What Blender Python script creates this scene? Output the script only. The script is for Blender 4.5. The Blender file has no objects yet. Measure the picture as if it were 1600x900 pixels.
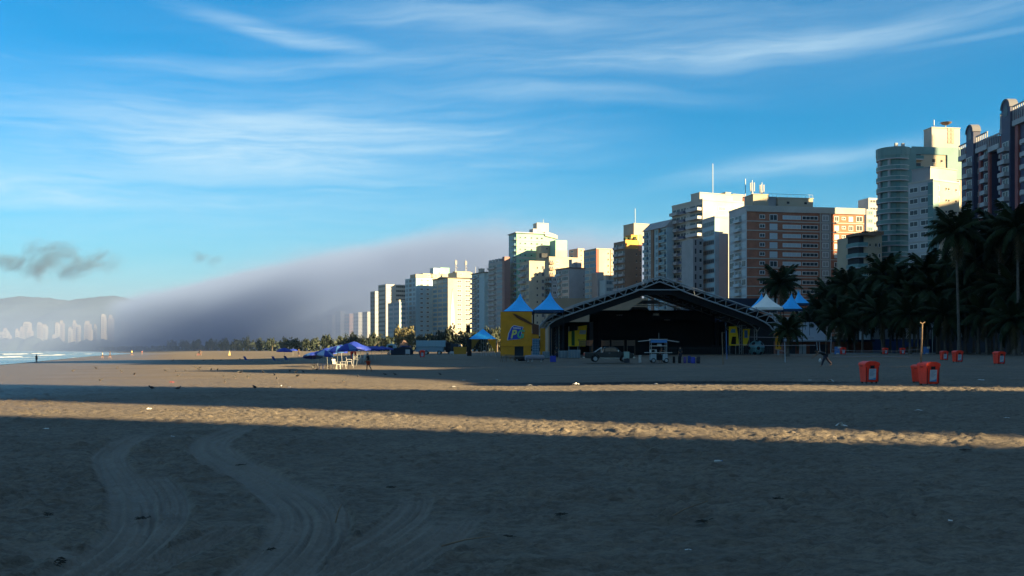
import bpy, bmesh, math, random
import numpy as np
from mathutils import Vector, Matrix
R = math.radians
rnd = random.Random(7)
sc = bpy.context.scene
col = sc.collection

# ------------------------------------------------------------------ camera, sky, sun, exposure
CAM_H = 1.9
FPX = 1555.0                      # focal length in pixels of the 1600 wide photograph
HZ = 547.0                        # row of the horizon
cam_d = bpy.data.cameras.new('camera'); cam = bpy.data.objects.new('camera', cam_d); col.objects.link(cam)
cam_d.sensor_width = 36.0; cam_d.lens = 36.0 * FPX / 1600.0
cam_d.shift_y = (HZ - 450.0) / 1600.0
cam_d.clip_start = 0.1; cam_d.clip_end = 30000
cam.location = (0, 0, CAM_H); cam.rotation_euler = (R(90), 0, 0)
sc.camera = cam

SUN_EL = 18.0
SUN_V = Vector((0.893, -0.45, 0)).normalized()        # horizontal direction towards the sun
sun_d = bpy.data.lights.new('sun', 'SUN'); sun = bpy.data.objects.new('sun', sun_d); col.objects.link(sun)
sun_d.energy = 5.0; sun_d.angle = R(0.5); sun_d.color = (1.0, 0.735, 0.37)
tosun = Vector((SUN_V.x * math.cos(R(SUN_EL)), SUN_V.y * math.cos(R(SUN_EL)), math.sin(R(SUN_EL))))
sun.rotation_euler = tosun.to_track_quat('Z', 'Y').to_euler()
sun.location = (300, -90, 300)

world = bpy.data.worlds.new('World'); sc.world = world; world.use_nodes = True
sc.view_settings.view_transform = 'Standard'; sc.view_settings.look = 'None'
sc.view_settings.exposure = 2.7; sc.view_settings.gamma = 1.0
sc.cycles.volume_step_rate = 0.15; sc.cycles.volume_max_steps = 200
sc.cycles.max_bounces = 5; sc.cycles.volume_bounces = 1; sc.cycles.transparent_max_bounces = 12
sc.cycles.use_denoising = True

class NT:
    """small node-graph helper"""
    def __init__(s, tree): s.t = tree; s.n = tree.nodes; s.l = tree.links
    def node(s, typ, **kw):
        n = s.n.new(typ)
        for k, v in kw.items(): setattr(n, k, v)
        return n
    def put(s, sock, v):
        if hasattr(v, 'links') or isinstance(v, bpy.types.NodeSocket): s.l.new(v, sock)
        else: sock.default_value = v
    def math(s, op, a, b=0.0, c=None, clamp=False):
        n = s.node('ShaderNodeMath', operation=op); n.use_clamp = clamp
        s.put(n.inputs[0], a); s.put(n.inputs[1], b)
        if c is not None: s.put(n.inputs[2], c)
        return n.outputs[0]
    def mix(s, f, a, b, blend='MIX'):
        n = s.node('ShaderNodeMix', data_type='RGBA', blend_type=blend)
        s.put(n.inputs[0], f); s.put(n.inputs[6], a); s.put(n.inputs[7], b)
        return n.outputs[2]
    def noise(s, vec, scale, detail=4.0, rough=0.55, dist=0.0):
        n = s.node('ShaderNodeTexNoise')
        if vec is not None: s.l.new(vec, n.inputs['Vector'])
        n.inputs['Scale'].default_value = scale; n.inputs['Detail'].default_value = detail
        n.inputs['Roughness'].default_value = rough; n.inputs['Distortion'].default_value = dist
        return n.outputs['Fac']
    def ramp(s, f, a, b, smooth=True):
        n = s.node('ShaderNodeMapRange'); n.interpolation_type = 'SMOOTHSTEP' if smooth else 'LINEAR'
        s.put(n.inputs[0], f); s.put(n.inputs[1], a); s.put(n.inputs[2], b)
        n.inputs[3].default_value = 0.0; n.inputs[4].default_value = 1.0
        return n.outputs[0]
    def comb(s, x, y, z):
        n = s.node('ShaderNodeCombineXYZ')
        s.put(n.inputs[0], x); s.put(n.inputs[1], y); s.put(n.inputs[2], z); return n.outputs[0]

def build_world():
    T = NT(world.node_tree); T.n.clear()
    out = T.node('ShaderNodeOutputWorld'); bg = T.node('ShaderNodeBackground'); T.l.new(bg.outputs[0], out.inputs[0])
    sky = T.node('ShaderNodeTexSky', sky_type='NISHITA'); sky.sun_disc = False
    sky.sun_elevation = R(SUN_EL); sky.sun_rotation = math.atan2(SUN_V.x, SUN_V.y)
    sky.air_density = 1.15; sky.dust_density = 0.25; sky.ozone_density = 5.0; sky.altitude = 0
    tc = T.node('ShaderNodeTexCoord'); sp = T.node('ShaderNodeSeparateXYZ'); T.l.new(tc.outputs['Generated'], sp.inputs[0])
    az = T.math('ARCTAN2', sp.outputs[0], sp.outputs[1]); el = T.math('ARCSINE', sp.outputs[2])
    # high cirrus: long streaks lying almost level; u, v are azimuth and height above the horizon
    wv = T.noise(T.comb(T.math('MULTIPLY', az, 2.2), T.math('MULTIPLY', el, 5.0), 0.3), 1.6, 3, .5)
    elw = T.math('ADD', el, T.math('MULTIPLY', T.math('SUBTRACT', wv, .5), .05))
    vec = T.comb(T.math('MULTIPLY', az, 2.0), T.math('MULTIPLY', T.math('ADD', elw, T.math('MULTIPLY', az, -.03)), 22.0), 1.7)
    n1 = T.noise(vec, 1.9, 9, .62, .35)
    vec2 = T.comb(T.math('MULTIPLY', az, 6.0), T.math('MULTIPLY', T.math('ADD', elw, T.math('MULTIPLY', az, -.03)), 60.0), 4.1)
    n2 = T.noise(vec2, 2.0, 6, .6, .5)
    streak = T.ramp(T.math('ADD', T.math('MULTIPLY', n1, .65), T.math('MULTIPLY', n2, .35)), .33, .66)
    feats = [  # px, py, half width, half height, slope (down to the right +), strength
        (455, 44, 120, 13, .18, .60), (760, 36, 230, 20, .03, .42), (1130, 80, 360, 20, -.05, .62),
        (520, 100, 330, 15, -.07, .40), (420, 225, 320, 56, -.02, .85), (720, 205, 200, 20, .03, .45),
        (120, 300, 320, 24, .00, .75), (560, 292, 160, 17, -.05, .42), (820, 148, 230, 15, .03, .36),
        (1235, 252, 160, 14, -.06, .42), (1050, 18, 330, 16, .05, .26), (30, 97, 60, 5, .05, .22),
        (640, 335, 420, 12, .01, .22), (1500, 68, 120, 7, .03, .25),
        (270, 250, 430, 95, .0, .48), (1000, 60, 520, 60, .0, .22), (420, 420, 500, 60, .0, .12)]
    tot = None
    for px, py, hw, hh, sl, amp in feats:
        a0 = math.atan((px - 800) / FPX); e0 = math.atan((HZ - py) / FPX * math.cos(a0))
        dx = T.math('SUBTRACT', az, a0)
        dy = T.math('ADD', T.math('SUBTRACT', elw, e0), T.math('MULTIPLY', dx, sl))
        q = T.math('ADD', T.math('POWER', T.math('ABSOLUTE', T.math('MULTIPLY', dx, FPX / hw)), 2.0),
                   T.math('POWER', T.math('ABSOLUTE', T.math('MULTIPLY', dy, FPX / hh)), 2.0))
        g = T.math('MULTIPLY', T.math('POWER', 2.718, T.math('MULTIPLY', q, -.7)), amp)
        tot = g if tot is None else T.math('MAXIMUM', tot, g)
    # the same thin cirrus goes on over the rest of the sky
    away = T.ramp(T.math('ABSOLUTE', az), .62, 1.1)
    gen = T.math('MULTIPLY', T.math('MAXIMUM', away, T.ramp(el, .42, .8)), .35)
    tot = T.math('MAXIMUM', tot, gen)
    cl = T.math('MULTIPLY', tot, T.math('ADD', .36, T.math('MULTIPLY', streak, .64)), clamp=True)
    hs = T.node('ShaderNodeHueSaturation'); T.l.new(sky.outputs[0], hs.inputs['Color'])
    hs.inputs['Hue'].default_value = .485; hs.inputs['Saturation'].default_value = 1.45; hs.inputs['Value'].default_value = .55
    deep = T.mix(1.0, hs.outputs[0], (.42, .80, .92, 1), 'MULTIPLY')
    low = T.math('MULTIPLY', T.math('SUBTRACT', 1.0, T.ramp(T.math('ABSOLUTE', el), -.02, .20)), .62)
    deep = T.mix(low, deep, (1.08, 1.58, 1.80, 1))
    c = T.mix(cl, deep, (2.1, 2.75, 3.1, 1))
    T.l.new(c, bg.inputs['Color']); bg.inputs['Strength'].default_value = 0.05
build_world()

# ------------------------------------------------------------------ materials
MATS = {}
def mat(name, color, rough=.8, metal=0.0, noise=None, bump=None, spec=.3, emit=None):
    if name in MATS: return MATS[name]
    color = tuple(c * .76 for c in color)
    m = bpy.data.materials.new(name); m.use_nodes = True; MATS[name] = m
    T = NT(m.node_tree); b = T.n['Principled BSDF']
    b.inputs['Base Color'].default_value = (*color, 1); b.inputs['Roughness'].default_value = rough
    b.inputs['Metallic'].default_value = metal; b.inputs['Specular IOR Level'].default_value = spec
    tc = T.node('ShaderNodeTexCoord')
    if noise:
        sc_, amt = noise
        f = T.noise(tc.outputs['Object'], sc_, 5, .6)
        lo = tuple(c * (1 - amt) for c in color); hi = tuple(min(1, c * (1 + amt)) for c in color)
        f = T.ramp(f, .3, .7)
        T.l.new(T.mix(f, (*lo, 1), (*hi, 1)), b.inputs['Base Color'])
    if bump:
        bs, bd = bump
        n = T.noise(tc.outputs['Object'], bs, 4, .6); bn = T.node('ShaderNodeBump')
        bn.inputs['Distance'].default_value = bd; bn.inputs['Strength'].default_value = 1; T.l.new(n, bn.inputs['Height'])
        T.l.new(bn.outputs[0], b.inputs['Normal'])
    return m

# ------------------------------------------------------------------ mesh helpers
class MB:
    def __init__(s): s.v = []; s.f = []; s.m = []; s.mats = []; s.smooth = []
    def mi(s, m):
        if m not in s.mats: s.mats.append(m)
        return s.mats.index(m)
    def face(s, pts, m, sm=False):
        i = len(s.v); s.v += [tuple(p) for p in pts]; s.f.append(tuple(range(i, i + len(pts)))); s.m.append(s.mi(m)); s.smooth.append(sm)
    def grid(s, rows, m, closed=False, sm=True, flip=False):
        i0 = len(s.v); nr = len(rows); nc = len(rows[0])
        for r in rows: s.v += [tuple(p) for p in r]
        k = s.mi(m)
        for a in range(nr - 1):
            for b in range(nc if closed else nc - 1):
                c = (b + 1) % nc
                q = (i0 + a * nc + b, i0 + a * nc + c, i0 + (a + 1) * nc + c, i0 + (a + 1) * nc + b)
                s.f.append(q[::-1] if flip else q); s.m.append(k); s.smooth.append(sm)
    def box(s, x0, x1, y0, y1, z0, z1, m, M=None):
        p = [(x0, y0, z0), (x1, y0, z0), (x1, y1, z0), (x0, y1, z0), (x0, y0, z1), (x1, y0, z1), (x1, y1, z1), (x0, y1, z1)]
        if M is not None: p = [M @ Vector(q) for q in p]
        i = len(s.v); s.v += [tuple(q) for q in p]; k = s.mi(m)
        for f in ((0, 3, 2, 1), (4, 5, 6, 7), (0, 1, 5, 4), (1, 2, 6, 5), (2, 3, 7, 6), (3, 0, 4, 7)):
            s.f.append(tuple(i + j for j in f)); s.m.append(k); s.smooth.append(False)
    def prism(s, poly, z0, z1, m, cap=None, M=None, taper=1.0):
        """vertical prism from a counter-clockwise outline"""
        n = len(poly); cx = sum(p[0] for p in poly) / n; cy = sum(p[1] for p in poly) / n
        lo = [(x, y, z0) for x, y in poly]; hi = [(cx + (x - cx) * taper, cy + (y - cy) * taper, z1) for x, y in poly]
        if M is not None: lo = [tuple(M @ Vector(q)) for q in lo]; hi = [tuple(M @ Vector(q)) for q in hi]
        i = len(s.v); s.v += lo + hi; k = s.mi(m)
        for a in range(n):
            b = (a + 1) % n; s.f.append((i + a, i + b, i + n + b, i + n + a)); s.m.append(k); s.smooth.append(False)
        s.f.append(tuple(i + n + a for a in range(n))); s.m.append(s.mi(cap or m)); s.smooth.append(False)
        s.f.append(tuple(i + n - 1 - a for a in range(n))); s.m.append(k); s.smooth.append(False)
    def slab(s, poly, y0, y1, m, M=None):
        """an outline in x, z given depth from y0 to y1"""
        n = len(poly)
        a = [(x, y0, z) for x, z in poly]; b = [(x, y1, z) for x, z in poly]
        if M is not None: a = [tuple(M @ Vector(q)) for q in a]; b = [tuple(M @ Vector(q)) for q in b]
        i = len(s.v); s.v += a + b; k = s.mi(m)
        for q in range(n):
            r = (q + 1) % n; s.f.append((i + r, i + q, i + n + q, i + n + r)); s.m.append(k); s.smooth.append(False)
        s.f.append(tuple(i + q for q in range(n))); s.m.append(k); s.smooth.append(False)
        s.f.append(tuple(i + n + n - 1 - q for q in range(n))); s.m.append(k); s.smooth.append(False)
    def tube(s, pts, rad, m, n=6, cap=True):
        pts = [Vector(p) for p in pts]
        if not hasattr(rad, '__len__'): rad = [rad] * len(pts)
        rows = []; up = None
        for j, p in enumerate(pts):
            d = (pts[min(j + 1, len(pts) - 1)] - pts[max(j - 1, 0)]).normalized()
            if up is None: up = Vector((0, 0, 1)) if abs(d.z) < .9 else Vector((1, 0, 0))
            a = d.cross(up).normalized(); b = a.cross(d).normalized(); up = b
            rows.append([p + (a * math.cos(t) + b * math.sin(t)) * rad[j] for t in (2 * math.pi * q / n for q in range(n))])
        s.grid(rows, m, closed=True, flip=True)
        if cap:
            s.face(rows[0][::-1] if False else rows[0], m); s.face(rows[-1][::-1], m)
    def lathe(s, prof, m, n=12, c=(0, 0, 0), sm=True):
        rows = [[(c[0] + r * math.cos(2 * math.pi * q / n), c[1] + r * math.sin(2 * math.pi * q / n), c[2] + z) for q in range(n)] for r, z in prof]
        s.grid(rows, m, closed=True, sm=sm)
    def mesh(s, name):
        me = bpy.data.meshes.new(name); me.from_pydata(s.v, [], s.f)
        for m in s.mats: me.materials.append(m)
        me.polygons.foreach_set('material_index', s.m); me.polygons.foreach_set('use_smooth', s.smooth)
        me.update(); return me
    def obj(s, name, parent=None, loc=None, rz=None, **kw): return link(name, s.mesh(name), parent, loc, rz, **kw)

def link(name, me, parent=None, loc=None, rz=None, label=None, cat=None, group=None, kind=None):
    o = bpy.data.objects.new(name, me); col.objects.link(o)
    if parent: o.parent = parent
    if loc: o.location = loc
    if rz is not None: o.rotation_euler = (0, 0, rz)
    return tag(o, label, cat, group, kind)
def tag(o, label=None, cat=None, group=None, kind=None):
    if label: o['label'] = label
    if cat: o['category'] = cat
    if group: o['group'] = group
    if kind: o['kind'] = kind
    return o
def thing(name, loc, rz=0.0, label=None, cat=None, group=None): return link(name, None, None, loc, rz, label, cat, group)
def clone(root, loc, rz, label=None, group=None, scale=None):
    r = root.copy(); col.objects.link(r); r.location = loc; r.rotation_euler = (0, 0, rz)
    if scale: r.scale = (scale,) * 3 if not hasattr(scale, '__len__') else scale
    if label: r['label'] = label
    if group: r['group'] = group
    for ch in root.children:
        c = ch.copy(); col.objects.link(c); c.parent = r
        for g in ch.children:
            d = g.copy(); col.objects.link(d); d.parent = c
    return r
def P(px, py, Y):  # the place at depth Y seen at a pixel of the photograph
    return Vector(((px - 800) / FPX * Y, Y, CAM_H + (HZ - py) / FPX * Y))
def G(px, py, z=0.0):  # the place on level ground seen at a pixel
    Y = (CAM_H - z) * FPX / (py - HZ); return Vector(((px - 800) / FPX * Y, Y, z))

# ------------------------------------------------------------------ numpy noise
def perlin(x, y, seed=0):
    rs = np.random.RandomState(seed); ang = rs.rand(256, 256).astype(np.float32) * 2 * np.pi
    gx, gy = np.cos(ang), np.sin(ang)
    xi = np.floor(x).astype(np.int64); yi = np.floor(y).astype(np.int64); xf = x - xi; yf = y - yi
    u = xf * xf * xf * (xf * (xf * 6 - 15) + 10); v = yf * yf * yf * (yf * (yf * 6 - 15) + 10)
    def g(ix, iy, dx, dy):
        a = ix & 255; b = iy & 255; return gx[a, b] * dx + gy[a, b] * dy
    n00 = g(xi, yi, xf, yf); n10 = g(xi + 1, yi, xf - 1, yf); n01 = g(xi, yi + 1, xf, yf - 1); n11 = g(xi + 1, yi + 1, xf - 1, yf - 1)
    return ((n00 * (1 - u) + n10 * u) * (1 - v) + (n01 * (1 - u) + n11 * u) * v) * 1.5
# ------------------------------------------------------------------ the setting: beach, sea, mountains
def sstep(a, b, x): t = np.clip((x - a) / (b - a), 0, 1); return t * t * (3 - 2 * t)
SEA_Z = -0.42
shore = np.array([(-60, -200), (-58, 60), (-83, 120), (-95, 165), (-122, 240), (-176, 390), (-255, 640), (-400, 960), (-640, 1500), (-1100, 2350), (-1800, 3050), (-3200, 3500)], float)
def shore_x(Y): return np.interp(Y, shore[:, 1], shore[:, 0])
tracks = [  # image polylines (px, py) of the wheel tracks and their width in metres
    ([(232, 672), (205, 684), (172, 702), (168, 716), (190, 742), (212, 772), (214, 806), (196, 842), (150, 876), (96, 905), (30, 940)], .62),
    ([(232, 730), (262, 760), (268, 790), (250, 820), (206, 858), (140, 905)], .5),
    ([(392, 662), (352, 676), (326, 690), (334, 706), (372, 726), (424, 748), (470, 776), (488, 806), (478, 842), (440, 880), (405, 910), (370, 950)], .85),
    ([(500, 760), (520, 790), (520, 820), (498, 856), (452, 900), (430, 930)], .42),
    ([(655, 762), (648, 790), (612, 822), (555, 856), (498, 884), (430, 920)], .45),
    ([(722, 792), (690, 828), (640, 862), (585, 892), (520, 925)], .6),
    ([(400, 800), (330, 838), (250, 872), (180, 905)], .4),
    ([(0, 838), (60, 856), (150, 872), (260, 872)], .5)]
def base_z(X, Y):
    """lie of the beach: under water on the left, rising inland"""
    d = X - shore_x(Y)
    return np.interp(d, [-60, -20, 0, 45, 60, 80, 110, 400], [-2.2, -1.1, -.62, -.1, 0.0, .42, .75, .8]) + .55 * sstep(98, 130, Y) * sstep(50, 75, d)
def gz(X, Y): return float(base_z(np.array(float(X)), np.array(float(Y))))
def GG(px, py):  # where the sight line through a pixel meets the beach
    U = (px - 800) / FPX; V = (HZ - py) / FPX; Y = 5.0
    while Y < 3000 and CAM_H + V * Y > gz(U * Y, Y): Y *= 1.004
    return Vector((U * Y, Y, gz(U * Y, Y)))
def PG(px, Y):   # ground under a pixel column at a known depth
    X = (px - 800) / FPX * Y; return Vector((X, Y, gz(X, Y)))
def beach_height(X, Y, near):
    d = X - shore_x(Y); z = base_z(X, Y)
    z += perlin(X / 23, Y / 9, 3) * .05 * sstep(0, 30, d)
    # shallow dip with a small bank; the same mask paints the bank's shade
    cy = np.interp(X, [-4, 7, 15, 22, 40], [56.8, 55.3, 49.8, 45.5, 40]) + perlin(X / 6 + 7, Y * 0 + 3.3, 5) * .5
    dip_shade = np.exp(-((Y - cy - 1.5) / 3.0) ** 2) * sstep(-4.5, -1, X) * (1 - sstep(13, 20, X)); z -= .20 * dip_shade
    fl = sstep(52, 66, Y) * (1 - sstep(-6, 14, X - 0.12 * Y))      # smoother, wetter flat to the left beyond 55 m
    rough = (1 - .8 * fl)
    # trampled sand
    wx = perlin(X / 1.1, Y / 1.1, 11) * .35; wy = perlin(X / 1.1, Y / 1.1, 12) * .35
    n1 = perlin((X + wx) / .55, (Y + wy) / .40, 21); n2 = perlin((X + wx) / .24, (Y + wy) / .17, 22)
    n3 = perlin((X + wx) / .12, (Y + wy) / .10, 23); n4 = perlin(X / 2.7, Y / 2.2, 24); n5 = perlin(X/.05, Y/.045, 25)
    bill = (np.abs(n1) - .25) * .11 + (np.abs(n2) - .25) * .085 + n3 * .018 + n5 * .004
    patch = .75 + .5 * perlin(X / 5.1, Y / 4.3, 31)
    dent = -np.clip(n2 * n1 * 4 + n4 * .5 - .28, 0, 1) * .055
    tx = bill * patch + dent + n4 * .018
    fade = 1 / (1 + np.maximum(Y, 0) / 260)
    # tracks
    tm = np.zeros_like(X); groove = np.zeros_like(X)
    near_i = np.where(near)
    xs = X[near_i]; ys = Y[near_i]; tmn = np.zeros_like(xs); gr = np.zeros_like(xs)
    for pts, w in tracks:
        g = [G(a, b) for a, b in pts]; pl = [(p.x, p.y) for p in g]
        # smooth the polyline
        for _ in range(2):
            q = [pl[0]]
            for a, b in zip(pl[:-1], pl[1:]):
                q += [(a[0] * .75 + b[0] * .25, a[1] * .75 + b[1] * .25), (a[0] * .25 + b[0] * .75, a[1] * .25 + b[1] * .75)]
            pl = q + [pl[-1]]
        best = np.full_like(xs, 9.0); sd = np.zeros_like(xs); L = np.zeros_like(xs); acc = 0
        for a, b in zip(pl[:-1], pl[1:]):
            ax, ay = a; bx, by = b; dx, dy = bx - ax, by - ay; ll = math.hypot(dx, dy) + 1e-6
            t = np.clip(((xs - ax) * dx + (ys - ay) * dy) / ll ** 2, 0, 1)
            ex = xs - ax - t * dx; ey = ys - ay - t * dy; dd = np.hypot(ex, ey)
            s = np.sign(ex * dy - ey * dx); m = dd < best
            best = np.where(m, dd, best); sd = np.where(m, dd * s, sd); L = np.where(m, acc + t * ll, L); acc += ll
        endf = sstep(0, 1.5, L) * (1 - sstep(acc - 1.0, acc, L))
        wob = w * (1 + .15 * perlin(xs / 1.3, ys / 1.3, 44))
        inn = (1 - sstep(wob * .42, wob * .58, best)) * endf
        rim = np.exp(-((best - wob * .62) / .07) ** 2) * endf
        chev = perlin(sd / w * 9 + w * 50, L * .22, 51) * .045 + perlin(sd / w * 22, L * .5, 52) * .024 + np.sin(L * 2 * np.pi / .17 + np.abs(sd) * 11) * .009 * (perlin(xs / .6, ys / .6, 53) > -.1)
        edge = np.exp(-((np.abs(sd) - wob * .36) / .03) ** 2) * -.012
        m = inn > tmn
        gr = np.where(m, -.03 + chev + edge, gr) + rim * .02 * (1 - tmn)
        tmn = np.maximum(tmn, inn)
    tm[near_i] = tmn; groove[near_i] = gr
    z += (tx * rough * fade) * (1 - .8 * tm) * sstep(-4, 10, d) + np.where(tm > 0, groove * tm, groove * .8)
    z += fl * perlin(X / 3.4, Y / 2.1, 41) * .012
    return z, fl, tm, dip_shade

def build_beach():
    # rings of a fan around the standing point: dense in front, coarse elsewhere
    r = [0.4]
    while r[-1] < 6.5: r.append(r[-1] + .9)
    r = r[:-1]; r.append(6.9)
    while r[-1] < 62: r.append(r[-1] * 1.0044)
    while r[-1] < 420: r.append(r[-1] * 1.015)
    while r[-1] < 9000: r.append(r[-1] * 1.06)
    r = np.array(r); 
    half = 33.5
    dense = np.radians(np.linspace(-half, half, 760))
    out = np.radians(np.arange(half + 3, 360 - half - 1, 6.0))
    th = np.concatenate([dense, out, [dense[0] + 2 * np.pi]])
    TH, RR = np.meshgrid(th, r); X = RR * np.sin(TH); Y = RR * np.cos(TH)
    near = (RR < 45) & (RR > 6) & (np.abs(TH) < R(40))
    Z, fl, tm, dip_shade = beach_height(X, Y, near)
    Z = np.where((RR < 6.95) & (np.abs(TH) > 3.5), 0.0, Z)
    nr, nc = X.shape
    co = np.stack([X, Y, Z], -1).reshape(-1, 3).astype(np.float32)
    idx = np.arange(nr * nc).reshape(nr, nc)
    q = np.stack([idx[:-1, :-1], idx[:-1, 1:], idx[1:, 1:], idx[1:, :-1]], -1).reshape(-1, 4)[:, ::-1]
    me = bpy.data.meshes.new('sand_beach'); me.vertices.add(len(co)); me.vertices.foreach_set('co', co.ravel())
    me.loops.add(q.size); me.polygons.add(len(q))
    me.loops.foreach_set('vertex_index', q.ravel().astype(np.int32))
    me.polygons.foreach_set('loop_start', np.arange(0, q.size, 4, dtype=np.int32))
    me.polygons.foreach_set('use_smooth', np.ones(len(q), dtype=bool))
    me.update(calc_edges=True)
    for nm, arr in (('wet', fl), ('track', tm), ('channel', dip_shade)):  # channel: mask of the dip and its painted shade
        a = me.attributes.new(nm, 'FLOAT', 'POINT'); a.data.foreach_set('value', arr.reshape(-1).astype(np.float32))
    m = bpy.data.materials.new('sand'); m.use_nodes = True; T = NT(m.node_tree); b = T.n['Principled BSDF']
    geo = T.node('ShaderNodeNewGeometry'); pos = geo.outputs['Position']
    wet = T.node('ShaderNodeAttribute', attribute_name='wet').outputs['Fac']
    trk = T.node('ShaderNodeAttribute', attribute_name='track').outputs['Fac']
    n1 = T.noise(pos, .35, 6, .6); n2 = T.noise(pos, 9.0, 5, .65); n3 = T.noise(pos, 70.0, 3, .7)
    c = T.mix(T.ramp(n1, .3, .7), (.120, .101, .080, 1), (.158, .134, .105, 1))
    c = T.mix(T.math('MULTIPLY', T.ramp(n2, .45, .75), .35), c, (.085, .066, .048, 1))
    c = T.mix(T.math('MULTIPLY', T.ramp(n3, .62, .72), .45), c, (.045, .035, .026, 1))
    c = T.mix(T.math('MULTIPLY', trk, .30), c, (.18, .16, .14, 1))
    sp = T.node('ShaderNodeSeparateXYZ'); T.l.new(pos, sp.inputs[0])
    st2 = T.comb(T.math('MULTIPLY', sp.outputs[0], .55), sp.outputs[1], sp.outputs[2])
    k1 = T.noise(st2, 5.5, 4, .7, .6); k2 = T.noise(st2, 21.0, 3, .7, .4)
    blot = T.math('MULTIPLY', T.math('ADD', T.math('MULTIPLY', T.ramp(k1, .40, .62), .6), T.math('MULTIPLY', T.ramp(k2, .42, .62), .4)), T.math('SUBTRACT', 1.0, T.math('MULTIPLY', trk, .6)))
    c = T.mix(T.math('MULTIPLY', blot, .72), c, (.050, .042, .034, 1))
    # damp sand near the water and in low places
    low = T.ramp(sp.outputs[2], -.03, -.30)
    st = T.noise(T.comb(T.math('MULTIPLY', sp.outputs[0], .06), T.math('MULTIPLY', sp.outputs[1], .35), 0.0), 1.0, 5, .6)
    damp = T.math('MAXIMUM', low, T.math('MULTIPLY', wet, T.ramp(st, .48, .62)))
    c = T.mix(T.math('MULTIPLY', damp, .5), c, (.075, .06, .048, 1))
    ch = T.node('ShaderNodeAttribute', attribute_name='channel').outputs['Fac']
    c = T.mix(T.ramp(ch, .25, .6), c, (.016, .013, .011, 1))  # near-black shade of the bank painted into the sand colour
    T.l.new(c, b.inputs['Base Color'])
    T.put(b.inputs['Roughness'], T.math('SUBTRACT', .93, T.math('MULTIPLY', low, .5)))
    b.inputs['Specular IOR Level'].default_value = .2
    far = T.noise(pos, 1.6, 5, .7)
    bn = T.node('ShaderNodeBump'); bn.inputs['Distance'].default_value = .035; T.put(bn.inputs['Strength'], T.math('SUBTRACT', 1.0, T.math('MULTIPLY', trk, .7)))
    T.l.new(T.math('ADD', T.math('MULTIPLY', k1, 1.6), T.math('ADD', T.math('MULTIPLY', n3, .3), T.math('MULTIPLY', k2, .8))), bn.inputs['Height'])
    b2 = T.node('ShaderNodeBump'); b2.inputs['Distance'].default_value = .10
    T.put(b2.inputs['Strength'], T.math('MULTIPLY', T.ramp(sp.outputs[1], 45, 120), T.math('SUBTRACT', 1, T.math('MULTIPLY', wet, .7))))
    T.l.new(far, b2.inputs['Height']); T.l.new(bn.outputs[0], b2.inputs['Normal'])
    T.l.new(b2.outputs[0], b.inputs['Normal'])
    me.materials.append(m)
    link('sand_beach', me, kind='structure')
build_beach()

def build_sea():
    m = bpy.data.materials.new('sea_water'); m.use_nodes = True; T = NT(m.node_tree); b = T.n['Principled BSDF']
    geo = T.node('ShaderNodeNewGeometry'); pos = geo.outputs['Position']
    mp = T.node('ShaderNodeMapping'); mp.inputs['Rotation'].default_value = (0, 0, R(-24)); mp.inputs['Scale'].default_value = (.06, .012, 1); T.l.new(pos, mp.inputs[0])
    foam = T.noise(mp.outputs[0], 1.6, 7, .62, .4); foam2 = T.noise(pos, .45, 5, .7)
    f = T.math('MULTIPLY', T.ramp(foam, .56, .66), T.ramp(foam2, .38, .58))
    T.l.new(T.mix(f, (.05, .09, .12, 1), (.78, .80, .82, 1)), b.inputs['Base Color'])
    T.put(b.inputs['Roughness'], T.math('ADD', .16, T.math('MULTIPLY', f, .6)))
    rp = T.noise(pos, .9, 6, .6); bn = T.node('ShaderNodeBump'); bn.inputs['Distance'].default_value = .25; bn.inputs['Strength'].default_value = .6
    T.l.new(rp, bn.inputs['Height']); T.l.new(bn.outputs[0], b.inputs['Normal'])
    ys = np.concatenate([[-300], np.linspace(0, 900, 46), [1500, 2400, 3600, 5500]]); rows = []
    for Y in ys:
        sx = float(shore_x(Y)); 
        rows.append([(-6500, Y, SEA_Z), (-2500, Y, SEA_Z), (sx - 200, Y, SEA_Z), (sx - 60, Y, SEA_Z), (sx - 20, Y, SEA_Z), (sx + 12, Y, SEA_Z)])
    mb = MB(); mb.grid(rows, m, flip=True, sm=False); mb.obj('sea', kind='structure')
    # low breakers running along the shore
    fm = mat('foam', (.8, .82, .84), .7, noise=(.8, .1))
    g = MB()
    for off, y0, y1, h in ((-15, 150, 600, .10), (-30, 190, 430, .16), (-52, 240, 700, .22)):
        pts = []; y = y0
        while y < y1:
            sx = float(shore_x(y)) + off + 3 * math.sin(y * .05 + off) + 2 * math.sin(y * .17); pts.append((sx, y)); y += 5
        seg = []
        for k, (x, y) in enumerate(pts):
            on = math.sin(y * .045 + off * 1.3) + .6 * math.sin(y * .11 + off)
            if on > -.2: seg.append((x, y, h * min(1, on + .4)))
            if on <= -.2 or k == len(pts) - 1:
                if len(seg) > 2: g.grid([[(a - 1.6, b, SEA_Z - .02), (a - .3, b, SEA_Z + c), (a + .5, b, SEA_Z + c * .8), (a + 1.4, b, SEA_Z - .02)] for a, b, c in seg], fm, flip=True)
                seg = []
    g.obj('breaking_waves', kind='stuff', label='low white breakers rolling onto the beach at the far left')
build_sea()

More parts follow.
